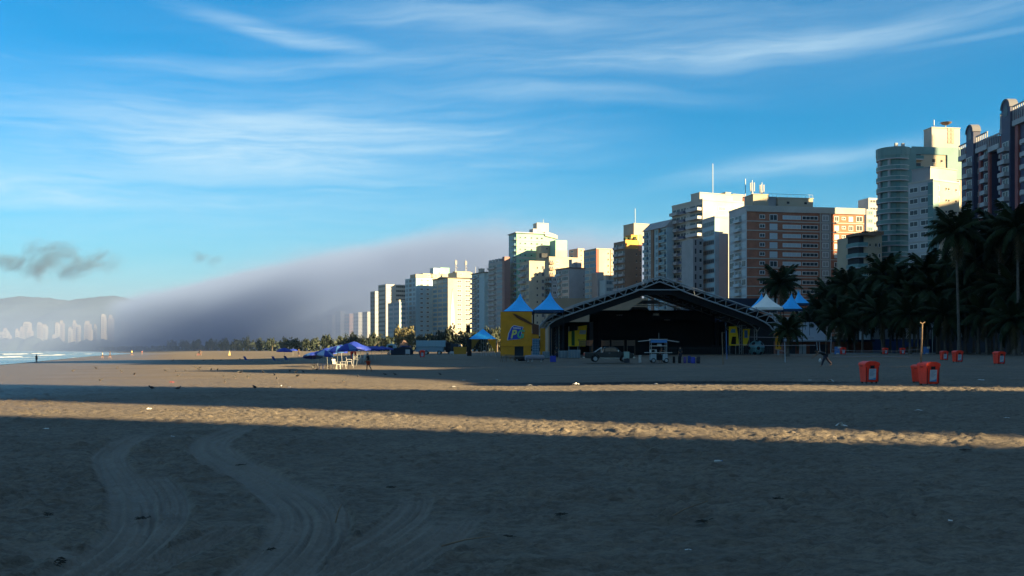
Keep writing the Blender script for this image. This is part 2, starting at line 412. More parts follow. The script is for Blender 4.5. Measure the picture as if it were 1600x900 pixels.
def build_mountains():
    m = mat('forest_slope', (.035, .05, .055), .95, noise=(.004, .4))
    ridge = [(-200, 470), (-60, 462), (0, 466), (30, 461), (70, 464), (110, 468), (150, 462), (185, 461), (215, 468), (245, 471), (300, 466), (360, 462), (460, 470), (600, 466), (760, 472), (900, 468), (1100, 474), (1400, 470), (1800, 480)]
    Y0 = 5600.0; rows = []
    xs = np.arange(-500, 1900, 8.0)
    top = np.interp(xs, [a for a, b in ridge], [b for a, b in ridge])
    for k in range(9):
        t = k / 8; row = []
        for px, py in zip(xs, top):
            H = (HZ - py) / FPX * Y0; Y = Y0 - (1 - t) * 1300
            n = float(perlin(np.array(px / 40.), np.array(t * 3.), 61)) * 40 * t * (1 - t) * 4 + float(perlin(np.array(px / 14.), np.array(t * 5.), 62)) * 9 * t
            row.append(((px - 800) / FPX * Y0, Y, -3 + H * t ** .9 + n))
        rows.append(row)
    rows.append([(x, y + 900, -3) for x, y, z in rows[-1]])
    mb = MB(); mb.grid(rows, m); mb.obj('mountains', kind='structure')
build_mountains()

# ------------------------------------------------------------------ air: thin haze everywhere, and a bank of sea fog over the far town
def build_air():
    m = bpy.data.materials.new('haze_air'); m.use_nodes = True; T = NT(m.node_tree); T.n.clear()
    out = T.node('ShaderNodeOutputMaterial'); v = T.node('ShaderNodeVolumePrincipled')
    v.inputs['Color'].default_value = (.34, .62, 1, 1); v.inputs['Density'].default_value = HAZE; v.inputs['Anisotropy'].default_value = .1
    T.l.new(v.outputs[0], out.inputs['Volume'])
    mb = MB(); mb.box(-7000, 3500, -900, 8200, -6, 460, m); mb.obj('haze', kind='stuff')
    m = bpy.data.materials.new('fog'); m.use_nodes = True; T = NT(m.node_tree); T.n.clear()
    out = T.node('ShaderNodeOutputMaterial'); v = T.node('ShaderNodeVolumePrincipled')
    v.inputs['Color'].default_value = (.20, .285, .52, 1); v.inputs['Anisotropy'].default_value = .0
    T.l.new(v.outputs[0], out.inputs['Volume'])
    geo = T.node('ShaderNodeNewGeometry'); pos = geo.outputs['Position']
    sp = T.node('ShaderNodeSeparateXYZ'); T.l.new(pos, sp.inputs[0]); x, y, z = sp.outputs
    big = T.noise(pos, .0035, 3, .5); med = T.noise(pos, .011, 4, .55)
    nz = T.math('ADD', T.math('MULTIPLY', T.math('SUBTRACT', big, .5), 70), T.math('MULTIPLY', T.math('SUBTRACT', med, .5), 60))
    # the bank lies over the shore town: c is the distance seaward of its edge
    edge = T.math('ADD', T.math('MULTIPLY', y, -.4925), 245)
    inland = T.math('SUBTRACT', x, edge)
    side = T.ramp(T.math('ADD', inland, T.math('MULTIPLY', nz, 1.3)), -60, 30)
    seaw = T.math('MAXIMUM', T.math('ADD', x, 200), -60)
    front = T.ramp(T.math('ADD', T.math('SUBTRACT', y, T.math('MULTIPLY', seaw, 1.1)), T.math('MULTIPLY', nz, 1.4)), 610, 740)
    fine = T.noise(pos, .03, 5, .6)
    topz = T.math('ADD', T.math('ADD', T.math('ADD', T.math('MULTIPLY', T.ramp(inland, 0, 220), 42), T.math('ADD', 85, T.math('MULTIPLY', T.math('SUBTRACT', y, 900), .023))), T.math('MULTIPLY', nz, .36)), T.math('MULTIPLY', T.math('SUBTRACT', fine, .5), 34))
    ver = T.math('SUBTRACT', 1.0, T.ramp(T.math('SUBTRACT', z, topz), -20, 8))
    d = T.math('MULTIPLY', T.math('MULTIPLY', side, front), T.math('MULTIPLY', ver, FOG))
    mist = T.math('MULTIPLY', T.math('MULTIPLY', T.ramp(y, 500, 1300), T.ramp(z, 150, 20)), .00085)
    d = T.math('ADD', d, mist)
    T.l.new(d, v.inputs['Density'])
    mb = MB(); mb.box(-2600, 1200, 560, 2450, -4, 175, m); mb.obj('fog_bank', kind='stuff', label='grey blue bank of sea fog over the far town')
def build_scud():
    m = bpy.data.materials.new('scud_cloud'); m.use_nodes = True; T = NT(m.node_tree); T.n.clear()
    out = T.node('ShaderNodeOutputMaterial'); v = T.node('ShaderNodeVolumePrincipled')
    v.inputs['Color'].default_value = (.10, .14, .20, 1); T.l.new(v.outputs[0], out.inputs['Volume'])
    pos = T.node('ShaderNodeNewGeometry').outputs['Position']; sp = T.node('ShaderNodeSeparateXYZ'); T.l.new(pos, sp.inputs[0])
    n = T.noise(T.comb(T.math('MULTIPLY', sp.outputs[0], .9), sp.outputs[1], T.math('ADD', T.math('MULTIPLY', sp.outputs[2], 1.5), T.math('MULTIPLY', sp.outputs[0], -.5))), .014, 7, .66, .5)
    tc = T.node('ShaderNodeTexCoord'); q = T.node('ShaderNodeSeparateXYZ'); T.l.new(tc.outputs['Generated'], q.inputs[0]); r2 = None
    for k in range(3):
        a = T.math('MULTIPLY', T.math('SUBTRACT', q.outputs[k], .5), 2.0); a = T.math('MULTIPLY', a, a); r2 = a if r2 is None else T.math('ADD', r2, a)
    d = T.math('MULTIPLY', T.ramp(T.math('SUBTRACT', n, T.math('MULTIPLY', r2, .16)), .44, .62), .024); T.l.new(d, v.inputs['Density'])
    for px, py, w, h in ((100, 412, 190, 84), (10, 408, 70, 44), (312, 400, 60, 34)):
        Y = 1500; W = w / FPX * Y / 2; H = h / FPX * Y / 2; p = P(px, py, Y); mb = MB(); mb.box(-W, W, -90, 90, -H, H, m); o = mb.obj('low_cloud', None, p, kind='stuff')
build_scud()
HAZE = 2.6e-5; FOG = .0098
build_air()
# ------------------------------------------------------------------ buildings
GL = mat('window_glass', (.030, .042, .055), .3, spec=.3)
GLB = mat('blue_glass', (.06, .15, .22), .3, spec=.35)
GLT = mat('teal_glass', (.06, .18, .19), .3, spec=.35)
FRW = mat('white_frame', (.62, .64, .64), .6)
SHT = mat('pale_shutter', (.42, .50, .56), .7)
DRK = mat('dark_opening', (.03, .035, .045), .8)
CRM = mat('cream_render', (.40, .355, .275), .85, noise=(.15, .10))
WHT = mat('white_render', (.41, .40, .37), .85, noise=(.15, .10))
GRY = mat('grey_render', (.30, .31, .33), .85, noise=(.12, .12))
LGR = mat('shaded_grey_render', (.38, .40, .43), .85, noise=(.12, .1))
PBL = mat('pale_blue_tiles', (.28, .42, .50), .6, noise=(.2, .1))
TEA = mat('teal_tiles', (.12, .24, .25), .6, noise=(.2, .12))
GRN = mat('green_tiles', (.20, .40, .32), .6, noise=(.2, .1))
BRK = mat('red_brick_tiles', (.34, .135, .085), .85, noise=(.5, .16))
ORG = mat('sunlit_orange_render', (.62, .30, .07), .85, noise=(.15, .1))
COR = mat('coral_render', (.55, .22, .15), .85, noise=(.15, .1))
BRN = mat('brown_render', (.20, .135, .10), .85, noise=(.15, .12))
RED = mat('red_tiles', (.45, .07, .05), .7)
PNK = mat('pink_render', (.50, .31, .25), .85, noise=(.15, .1))
NVY = mat('navy_tiles', (.06, .07, .13), .6, noise=(.3, .15))
PIL = mat('wine_pilaster', (.30, .10, .10), .7, noise=(.3, .1))
RFD = mat('dark_roofing', (.07, .07, .075), .9)
MTL = mat('galvanised_metal', (.35, .37, .38), .5, .6)
ISH = mat('rust_red', (.38, .08, .04), .7)

PIECES = {}
def piece(kind, w, h, a=None, b=None, d=.9):
    """mesh of one facade piece; face plane is y=0, outside is -y, origin at its lower left"""
    w = round(w, 1); h = round(h, 1); key = (kind, w, h, a and a.name, b and b.name, d)
    if key in PIECES: return PIECES[key]
    m = MB(); t = min(.16, w * .12)
    if kind in ('window', 'strip'):
        fr = a or FRW; gl = b or GL
        m.box(0, w, -.09, .02, 0, t, fr); m.box(0, w, -.09, .02, h - t, h, fr)
        m.box(0, t, -.088, .02, t, h - t, fr); m.box(w - t, w, -.088, .02, t, h - t, fr)
        m.box(t, w - t, -.03, .02, t, h - t, gl)
        n = 1 if kind == 'window' else max(2, int(w / 1.3))
        if w > 1.0:
            for i in range(1, n + (kind == 'window')):
                x = w * i / (n + (kind == 'window')); m.box(x - .05, x + .05, -.07, .0, t, h - t, fr)
    elif kind == 'shutter':
        m.box(0, w, -.07, .02, 0, h, a or SHT)
        for i in range(1, 4): m.box(.03, w - .03, -.10, -.06, h * i / 4 - .03, h * i / 4 + .03, FRW)
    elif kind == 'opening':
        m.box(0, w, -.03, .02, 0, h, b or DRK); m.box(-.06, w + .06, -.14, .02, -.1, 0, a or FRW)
    elif kind == 'balcony':     # slab, solid or glass front, dark opening behind
        m.box(0, w, -d, .02, -.12, .06, a or LGR); m.box(0, w, -d, -d + .09, .06, .06 + h * .36, b or a or LGR)
        m.box(0, .09, -d + .09, .0, .06, .06 + h * .36, b or a or LGR); m.box(w - .09, w, -d + .09, .0, .06, .06 + h * .36, b or a or LGR)
        m.box(.12, w - .12, -.03, .02, .08, h * .82, GL)
        m.box(w * .48, w * .52, -.07, .0, .08, h * .82, FRW)
    elif kind == 'band':
        m.box(0, w, -.14, .02, 0, h, a or WHT)
    elif kind == 'panel':
        m.box(0, w, -.06, .02, 0, h, a or WHT)
    elif kind == 'airbox':
        m.box(0, w, -.45, .0, 0, h, WHT); m.box(.06, w - .06, -.47, -.44, .06, h - .06, GRY)
    PIECES[key] = m.mesh(kind); return PIECES[key]
PNAME = {'window': 'window', 'strip': 'window', 'shutter': 'shutter', 'opening': 'window', 'balcony': 'balcony', 'band': 'floor_band', 'panel': 'wall_panel', 'airbox': 'air_conditioner'}

def join_into(mb, me, M):
    i = len(mb.v); mb.v += [tuple(M @ v.co) for v in me.vertices]
    for p in me.polygons:
        mb.f.append(tuple(i + k for k in p.vertices)); mb.m.append(mb.mi(me.materials[p.material_index])); mb.smooth.append(False)

class Bld:
    """a block: corner C (between sea face and near face), near face runs along local +x, sea face along local +y"""
    def __init__(s, name, label, xl, xc, xr, yt, Y, th, wall, fh=3.0, group=None, base=.6, wall_sea=None, cat='building', maxdep=26, mindep=8):
        th = R(th); U = lambda p: (p - 800) / FPX
        Cx = U(xc) * Y
        s.w = max(3, (U(xr) * Y - Cx) / (math.cos(th) - U(xr) * math.sin(th)))
        s.seen = (Cx - U(xl) * Y) / (math.sin(th) + U(xl) * math.cos(th)) if xl < xc else mindep
        s.dep = min(max(s.seen, mindep), maxdep)
        s.top = (HZ - yt) / FPX * Y + CAM_H; s.H = s.top - base; s.fh = fh; s.n = int(s.H / fh)
        s.root = thing(name, (Cx, Y, base), th, label, cat, group); s.root.empty_display_size = 5
        s.wall = wall; s.join = False; s.px = (xl, xc, xr); s.Y = Y; s.th = th
        m = MB(); m.box(0, s.w, 0, s.dep, 0, s.H, wall); s.body = m.obj('wall', s.root)
        if wall_sea and wall_sea is not wall: s.add_mesh('wall_panel', lambda q: q.box(-.05, .001, .0, s.dep, 0, s.H - .02, wall_sea))
    def add_mesh(s, name, fn, label=None):
        m = MB(); fn(m); o = m.obj(name, s.root)
        if label: o['label'] = label
        return o
    def M(s, side):
        if side == 'near': return Matrix.Identity(4)
        return Matrix(((0, 1, 0, 0), (-1, 0, 0, s.dep), (0, 0, 1, 0), (0, 0, 0, 1)))
    def zof(s, py): return (HZ - py) / FPX * s.Y + CAM_H - s.root.location.z
    def rows(s, side, cols, n=None, top=None, fh=None, join=None):
        """cols: (kind, u0, u1, z0, z1, matA, matB, depth) u in fractions of the face, z in fractions of a storey; storeys counted from the top"""
        W = s.w if side == 'near' else s.dep
        fh = fh or s.fh; top = s.H if top is None else top; n = n or int(top / fh)
        M = s.M(side); join = s.join if join is None else join; jm = MB() if join else None
        for k in range(n):
            zb = top - (k + 1) * fh
            if zb < 2: break
            for c in cols:
                kind, u0, u1, z0, z1 = c[:5]; a = c[5] if len(c) > 5 else None; b = c[6] if len(c) > 6 else None
                if kind == 'airbox' and rnd.random() < .55: continue
                if kind == 'shutter' and rnd.random() < .25: kind, a, b = 'window', FRW, GL
                me = piece(kind, (u1 - u0) * W, (z1 - z0) * fh, a, b, c[7] if len(c) > 7 else .9)
                L = M @ Matrix.Translation((u0 * W, 0, zb + z0 * fh))
                if join: join_into(jm, me, L)
                else:
                    o = bpy.data.objects.new(PNAME[kind], me); col.objects.link(o); o.parent = s.root; o.matrix_local = L
        if join:
            o = jm.obj('facade_openings', s.root); o['kind'] = 'stuff'
    def roofbox(s, px0, px1, pyt, m, dx=.2, dep=None, name='roof_house', y0=2.0, roof=None, win=0):
        """a box on the roof between two pixel columns of the near side, its top at row pyt"""
        loc = lambda p: (((p - 800) / FPX) * s.Y - s.root.location.x) / (math.cos(s.th) - ((p - 800) / FPX) * math.sin(s.th))
        a, b = loc(px0), loc(px1); z = s.zof(pyt); dep = dep or min(6, s.dep * .5)
        o = s.add_mesh(name, lambda q: (q.box(a, b, y0, y0 + dep, s.H - .02, z, m), q.box(a - .15, b + .15, y0 - .15, y0 + dep + .15, z, z + .25, roof or m)))
        if win:
            for i in range(win):
                x = a + (b - a) * (i + .5) / win; me = piece('opening', .9, .8, None, None)
                q = bpy.data.objects.new('window', me); col.objects.link(q); q.parent = o; q.location = (x, y0 - .02, s.H + (z - s.H) * .45)
        return a, b, z
    def parapet(s, m, h=.9, t=.25):
        def f(q):
            e = .12; q.box(-e, s.w + e, -e, t, s.H, s.H + h, m); q.box(-e, s.w + e, s.dep - t, s.dep + e, s.H, s.H + h, m)
            q.box(-e, t, t, s.dep - t, s.H, s.H + h - .004, m); q.box(s.w - t, s.w + e, t, s.dep - t, s.H, s.H + h - .004, m)
        s.add_mesh('parapet', f)
    def mast(s, u, v, h, kind='mast'):
        x, y, z = u * s.w, v * s.dep, s.H
        def f(q):
            q.tube([(x, y, z), (x, y, z + h)], .12, MTL, 5)
            if kind == 'lattice':
                for a in (0, 2.1, 4.2):
                    q.tube([(x + math.cos(a) * .9, y + math.sin(a) * .9, z), (x, y, z + h * .8)], .09, MTL, 4)
                for k in range(3):
                    q.tube([(x + .5 - .15 * k, y, z + h * (.25 + .2 * k)), (x - .5 + .15 * k, y, z + h * (.35 + .2 * k))], .07, MTL, 4)
                for a in (0, 2.1, 4.2):
                    cx, cy = x + math.cos(a) * .7, y + math.sin(a) * .7
                    q.box(cx - .16, cx + .16, cy - .1, cy + .1, z + h * .62, z + h * .92, WHT)
                q.lathe([(.05, 0), (.55, .15), (.6, .3)], WHT, 10, (x + .5, y - .5, z + h * .35))
        s.add_mesh('antenna', f)

# --- 1. dark block with round gables at the right edge (its long face looks to the sea)
b = Bld('gabled_apartment_block', 'tall navy and wine coloured apartment block with round gables at the right edge', 1503, 1678, 1790, 164 , 200, 0, NVY, 2.8, base=.8, maxdep=50)
b.dep = 50; Hh = 53.6
b.body.data = (lambda m: (m.box(0, b.w, 0, 28.8, 0, Hh + 1.5, NVY), m.box(2.2, b.w, 28.8, 34.4, 0, Hh - 1.5, NVY), m.box(0, b.w, 34.4, 50, 0, Hh - 2.0, NVY), m.mesh('wall'))[-1])(MB())
def face_u(u, z): return (-0.0, 50 - u, z)
for u, wd in ((3.2, .9), (10.3, 1.1), (15.0, .7), (20.9, 1.2), (27.6, 1.3), (37, 1.2), (44.5, 1.2)):
    b.add_mesh('pilaster', lambda q: q.box(-.55, 0, 50 - u - wd, 50 - u, 0, Hh - (3.2 if u < 21 else 0.2), PIL))
for u0, u1, top in ((5.0, 8.8, 56.0), (22.6, 26.6, 57.8), (38.8, 43.2, 57.8)):
    def gable(q):
        r = (u1 - u0) / 2; c = 50 - (u0 + u1) / 2
        pts = [(-r, 0), (-r, top - r - 20)] + [(-r * math.cos(t), top - r + r * math.sin(t)) for t in [math.pi * k / 14 for k in range(15)]] + [(r, 0)]
        M = Matrix(((0, 1, 0, 0), (-1, 0, 0, c), (0, 0, 1, 0), (0, 0, 0, 1)))
        pts = [(-r, 30), (-r, top - r)] + [(-r * math.cos(t), top - r + r * math.sin(t)) for t in [math.pi * k / 14 for k in range(1, 14)]] + [(r, top - r), (r, 30)]
        q.slab(pts, -1.1, 0.6, NVY, M)
        out = [(-r * math.cos(t) * 1.08, top - r + r * 1.08 * math.sin(t)) for t in [math.pi * k / 14 for k in range(15)]]
        inn = [(-r * math.cos(t) * .9, top - r + r * .9 * math.sin(t)) for t in [math.pi * k / 14 for k in range(15)]]
        for k in range(14): q.slab([inn[k], out[k], out[k + 1], inn[k + 1]], -1.35, 0.7, mat('gable_edge', (.14, .15, .18), .7), M)
        q.slab([(-r * .45, top - r * 1.9), (-r * .45, top - r), (0, top - r * .5), (r * .45, top - r), (r * .45, top - r * 1.9)], -1.16, -1.05, GL, M)
    g = b.add_mesh('gable', gable)
def balc_white(q, wd):
    q.box(-1.25, -.0, -wd, 0, -.12, .08, LGR); q.box(-1.25, -1.15, -wd, 0, .08, .85, LGR)
    for a, c in ((-wd, -wd + .12), (-.12, 0)): q.box(-1.15, 0, a, c, .08, .85, LGR)
    q.box(-.12, 0, -wd + .15, -.15, .1, 2.1, GL); q.box(-.18, 0, -wd + .12, -wd + .3, .1, 2.2, FRW); q.box(-.18, 0, -.3, -.12, .1, 2.2, FRW)
    q.box(-.18, 0, -wd + .3, -.3, 2.05, 2.2, FRW); q.box(-.18, 0, -wd / 2 - .07, -wd / 2 + .07, .1, 2.05, FRW)
mb_ = {}
for u, wd, off in ((5.3, 2.9, 1.1), (12.2, 2.4, 0), (17.0, 2.2, 2.2), (23.2, 3.0, 1.1), (31.0, 2.6, 0), (34.2, 1.8, 0), (39.5, 3.0, 1.1), (46.2, 2.4, 0)):
    if wd not in mb_:
        q = MB(); balc_white(q, wd); mb_[wd] = q.mesh('balcony')
    for k in range(17):
        z = 4 + k * 2.8 + (0.5 if off == 0 else 0)
        if z > Hh - (7.5 if off == 1.1 else 4.5): break
        o = link('balcony', mb_[wd], b.root, ((-off if off != 2.2 else 2.2), 50 - u, z))
for k in range(6):
    u = (1.2, 8.9, 13.6, 28.9, 33.0, 36.0)[k]
    for j in range(16):
        z = 4.6 + j * 2.8
        if z > Hh - 4: break
        o = link('window', piece('window', 1.0, 1.2), b.root); o.matrix_local = Matrix(((0, 1, 0, 0), (-1, 0, 0, 50 - u), (0, 0, 1, z), (0, 0, 0, 1)))
def crown_(q):
    for u0, u1, z0, z1 in ((0, 4.4, Hh - 5.2, Hh - 1.2), (9.3, 15, Hh - 5, Hh - .8), (15.6, 20.8, Hh - 6, Hh - 2.4), (21.2, 22.3, Hh - 3, Hh + 1.8), (27, 38, Hh - 2.4, Hh + 2.2), (43.5, 50, Hh - 2.4, Hh + 2.2)):
        y0, y1 = 50 - u1, 50 - u0
        q.box(-.9, 0.5, y0, y1, z0, z0 + 1.2, LGR)
        n = max(2, int((u1 - u0) / .9))
        for k in range(n + 1):
            y = y0 + (y1 - y0 - .18) * k / n; q.box(-.75, -.55, y, y + .18, z0 + 1.2, z1 - .3, LGR)
        q.box(-.8, -.5, y0, y1, z1 - .3, z1, LGR)
b.add_mesh('roof_terrace', crown_)

# --- 2. teal tower with a round end
b = Bld('teal_tower', 'tall round ended tower with teal glass balconies and a cream side wall', 1418, 1424, 1505, 232, 300, 8, CRM, 3.25, base=.8, mindep=8)
cx, cy, r = -4.6, 2.2, 4.9
def ring(q, r0, r1, z0, z1, m):
    a = [(cx + r0 * math.cos(t), cy + r0 * math.sin(t)) for t in [math.pi * 2 * k / 20 for k in range(20)]]
    q.prism(a, z0, z1, m)
b.add_mesh('round_bay', lambda q: (ring(q, r - .9, 0, 0, b.H - .3, GLT), q.box(cx, .5, cy - r + .9, 4.9, 0, b.H - .3, TEA)))
q = MB(); ring(q, r, 0, -.2, .12, LGR)
a0 = [(cx + r * math.cos(t), cy + r * math.sin(t)) for t in [math.pi * (.45 + 1.25 * k / 16) for k in range(17)]]
for k in range(16):
    (x0, y0), (x1, y1) = a0[k], a0[k + 1]; q.face([(x0, y0, .12), (x1, y1, .12), (x1, y1, 1.15), (x0, y0, 1.15)], TEA if k % 4 else GLT); q.face([(x1 * .99, y1, .12), (x0 * .99, y0, .12), (x0 * .99, y0, 1.15), (x1 * .99, y1, 1.15)], TEA)
q.tube([(x, y, 1.18) for x, y in a0], .07, FRW, 4)
q.box(-.4, 3.2, -1.4, 0, -.2, .12, LGR); q.box(-.4, 3.2, -1.4, -1.3, .12, 1.1, GLT); q.box(.2, 3.0, -.05, 0.02, .12, 2.3, GL)
rg = q.mesh('balcony')
for k in range(19):
    z = b.H - 3.4 - k * 3.25
    if z < 2: break
    link('balcony', rg, b.root, (0, 0, z))
for ang in (.75, 1.0, 1.25):
    x, y = cx + (r - .6) * math.cos(math.pi * ang), cy + (r - .6) * math.sin(math.pi * ang)
    b.add_mesh('column', lambda q: q.box(x - .3, x + .3, y - .3, y + .3, 0, b.H - 1, LGR))
b.add_mesh('crown_band', lambda q: (ring(q, r + .15, 0, b.H - 2.4, b.H, TEA), q.box(.0, b.w, -.2, .0, b.H - 1.7, b.H + .6, TEA), q.box(11.5, b.w + .1, -.3, 0, b.H - 9, b.H - 1.7, TEA)))
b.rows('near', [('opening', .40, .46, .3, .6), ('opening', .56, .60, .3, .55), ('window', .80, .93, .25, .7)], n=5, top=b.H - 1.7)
b.add_mesh('chimney', lambda q: (q.box(-4, -3.2, 2, 2.8, b.H, b.H + 2, LGR), q.box(-1.8, -1, 2, 2.8, b.H, b.H + 2, LGR)))
x0, x1, z = b.roofbox(1457, 1501, 198, WHT, dep=4.4, win=0, y0=.4)
b.add_mesh('rusty_panel', lambda q: [q.box(x0 + 5.2 + i * 1.1, x0 + 6.1 + i * 1.1, .3, .4, b.H + 2 + j * 1.2, b.H + 3 + j * 1.2, PNK) for i in range(2) for j in range(4)])
b.add_mesh('satellite_dish', lambda q: (q.tube([(x0 + 5.5, 2, z), (x0 + 5.5, 2, z + 1.6)], .12, MTL), q.lathe([(.1, 0), (1.0, .25), (1.7, .8), (1.75, .85)], BRN, 14, (x0 + 5.5, 1.8, z + 1.2))))
b.mast(.52, .3, 9.5)

# --- 3. pale block with side greyed for shade in front of the teal tower
b = Bld('cream_corner_block', 'pale grey and cream apartment block with a dark green corner behind the tall palm', 1421, 1458, 1499, 282, 272, 30, CRM, 3.15, base=.8)  # pale grey is the painted shade of its side face
b.add_mesh('grey_side_wall', lambda q: q.box(-.02, 0, .0, b.dep, 0, b.H - .02, LGR))  # shade of the side face put into its grey wall colour
b.rows('sea', [('strip', .05, .40, .38, .86, FRW, GL), ('strip', .50, .92, .38, .86, FRW, GL), ('band', .0, 1.0, -.02, .04, WHT)], top=b.H - .6)
b.add_mesh('green_corner', lambda q: q.box(-.14, 2.2, -.12, 1.6, 0, b.H - .4, TEA))
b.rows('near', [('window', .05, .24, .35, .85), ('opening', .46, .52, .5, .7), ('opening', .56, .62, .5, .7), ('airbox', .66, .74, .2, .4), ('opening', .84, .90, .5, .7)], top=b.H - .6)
b.parapet(WHT, .5)
b.roofbox(1474, 1502, 259, CRM, dep=6, y0=1.5); b.roofbox(1461, 1474, 259.5, GRY, dep=6, y0=1.5)  # one roof box: cream for its lit side, grey for its shaded side

# --- 4. small block with curved balconies in front of the brick block
b = Bld('curved_balcony_block', 'low beige block with curved balconies and brown roof before the brick block', 1340, 1350, 1378, 366, 290, 14, CRM, 3.1, base=.8, mindep=14)
q = MB(); pr = [(-2.0, 6), (-2.4, 4), (-2.8, 1.5), (-2.2, -.5), (-.6, -1.2), (.6, -1.1), (.6, 6)]
q.prism(pr, -.15, .1, LGR)
for k in range(5):
    (ax, ay), (bx, by) = pr[k], pr[k + 1]; q.face([(ax, ay, .1), (bx, by, .1), (bx, by, 1.15), (ax, ay, 1.15)], TEA); q.face([(bx, by + .05, .1), (ax, ay + .05, .1), (ax, ay + .05, 1.15), (bx, by + .05, 1.15)], TEA)
cb = q.mesh('balcony')
for k in range(12):
    z = b.H - 3.6 - k * 3.1
    if z > 2: link('balcony', cb, b.root, (0, 0, z))
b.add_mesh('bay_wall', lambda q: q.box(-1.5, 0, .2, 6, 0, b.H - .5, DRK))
b.add_mesh('brown_roof', lambda q: (q.prism([(-2.2, 6), (-2.6, 4), (-2.7, 0), (-2.0, -1.3), (0, -1.9), (b.w * .55, -1.0), (b.w * .55, 9)], b.H - .5, b.H + .3, BRN), q.box(b.w * .5, b.w + .4, -.4, 9, b.H, b.H + 1.0, BRN)))
b.add_mesh('satellite_dish', lambda q: q.lathe([(.1, 0), (.8, .2), (1.3, .7)], RFD, 12, (2.5, 3, b.H + .5)))
b.rows('near', [('opening', .30, .36, .35, .6), ('opening', .62, .70, .35, .65), ('window', .80, .92, .3, .7)], top=b.H - 1.5)

# --- 5. two narrow blocks seen between the brick block and the teal tower
b = Bld('distant_grey_block', 'narrow grey block behind the curved balcony block, the taller of the two', 1352, 1357, 1376, 309, 420, 12, LGR, 3.1, base=.8); b.join = True
b.rows('near', [('strip', .1, .8, .3, .75)])
b = Bld('distant_blue_block', 'narrow pale block with blue windows beside the brick block, the lower of the two', 1349, 1354, 1366, 327, 380, 12, LGR, 3.1, base=.8)
b.rows('near', [('window', .15, .8, .3, .8, WHT, GLB)])

# --- 6. the long brick block
b = Bld('brick_apartment_block', 'long red brick apartment block with white floor bands behind the stage roof', 1139, 1167, 1350, 323, 320, 11, BRK, 3.0, base=.8, maxdep=15)
b.rows('near', [('band', 0, 1, -.03, .07, WHT), ('window', .105, .15, .30, .72, FRW, GL), ('shutter', .19, .255, .12, .80),
    ('strip', .30, .455, .28, .72, FRW, SHT), ('strip', .465, .60, .28, .72, FRW, GL), ('panel', .632, .70, .07, .97, GRY), ('strip', .638, .694, .25, .82, FRW, GL),
    ('shutter', .742, .782, .2, .76), ('airbox', .75, .77, -.0, .12), ('window', .805, .84, .38, .72), ('shutter', .865, .905, .2, .76), ('window', .93, .985, .2, .85, FRW, GL)], top=b.H - 1.6)
b.add_mesh('grey_side_wall', lambda q: q.box(-.02, 0, 0, b.dep, 0, b.H - .02, LGR))
b.rows('sea', [('shutter', .05, .30, .15, .85), ('balcony', .36, .70, .08, .9, WHT, SHT), ('shutter', .74, .95, .15, .85)], top=b.H - 1.6)
b.add_mesh('top_band', lambda q: q.box(-.3, b.w + .3, -.35, 0, b.H - 1.5, b.H + .5, WHT)); b.parapet(WHT, .5)
for uu in (.62, .705): b.add_mesh('stair_pilaster', lambda q: q.box(uu * b.w - .15, uu * b.w + .15, -.25, 0, 0, b.H - 1.5, WHT))
a0_, a1_, z_ = b.roofbox(1220, 1275, 306, CRM, dep=7, win=2); b.roofbox(1181, 1205, 302, CRM, dep=7); b.roofbox(1205, 1219.5, 305, GRY, dep=6, y0=3)
def rail_(q):
    for i in range(13): q.tube([(a0_ - 3 + i * (a1_ - a0_ + 3) / 12, 2.2, z_ + .2), (a0_ - 3 + i * (a1_ - a0_ + 3) / 12, 2.2, z_ + 1.3)], .05, MTL, 4)
    q.tube([(a0_ - 3, 2.2, z_ + 1.3), (a1_, 2.2, z_ + 1.3)], .06, MTL, 4)
b.add_mesh('roof_railing', rail_)
b.mast(.10, .35, 9.5, 'lattice'); b.mast(.19, .4, 9.0, 'lattice')
b.mast(.05, .4, 10)

# --- 7. terraced white block
b = Bld('terraced_white_block', 'white block with stepped dark balconies and a tall roof house left of the brick block', 1050, 1098, 1166, 313, 385, 24, WHT, 3.3, base=.8)
b.rows('near', [('window', .35, .52, .3, .75), ('window', .72, .86, .3, .72), ('window', .92, .99, .3, .72)], top=b.H - 1.2)
b.rows('sea', [('balcony', .03, .27, .05, .9, LGR, GRY, 1.8), ('balcony', .30, .47, .05, .9, LGR, NVY, 1.2), ('window', .50, .55, .3, .75), ('balcony', .60, .98, .05, .9, LGR, LGR, 2.2)], top=b.H - .6)
b.parapet(WHT, .7); b.roofbox(1098, 1150, 300, WHT, dep=6); b.roofbox(1150, 1168, 298.5, GRY, dep=6)
b.roofbox(1141, 1149, 296, WHT, dep=3, y0=3)
b.add_mesh('red_sign_panel', lambda q: q.box(b.w * 1.0, b.w * 1.05, 1.6, 1.9, b.H + 1, b.H + 3, COR)); b.mast(.45, .3, 16)

# --- 8. striped pale block
b = Bld('striped_pale_block', 'pale blue block banded with dark window strips left of the brick block', 1098, 1117, 1138, 340, 345, 14, LGR, 3.3, base=.8)
b.rows('sea', [('band', 0, 1, -.12, .28, PBL), ('strip', .04, .96, .35, .85, GRY, GL)], top=b.H - .4)
b.add_mesh('blue_corner', lambda q: q.box(-.1, 1.6, -.1, .5, 0, b.H - .3, PBL))
b.parapet(LGR, .6)
b = Bld('narrow_mauve_block', 'narrow mauve block with small windows, squeezed below the terraced white block', 1078, 1083, 1099, 373, 350, 14, GRY, 3.0, base=.8, mindep=10)
b.rows('near', [('window', .12, .34, .2, .9, LGR, GL), ('opening', .62, .82, .3, .7)])

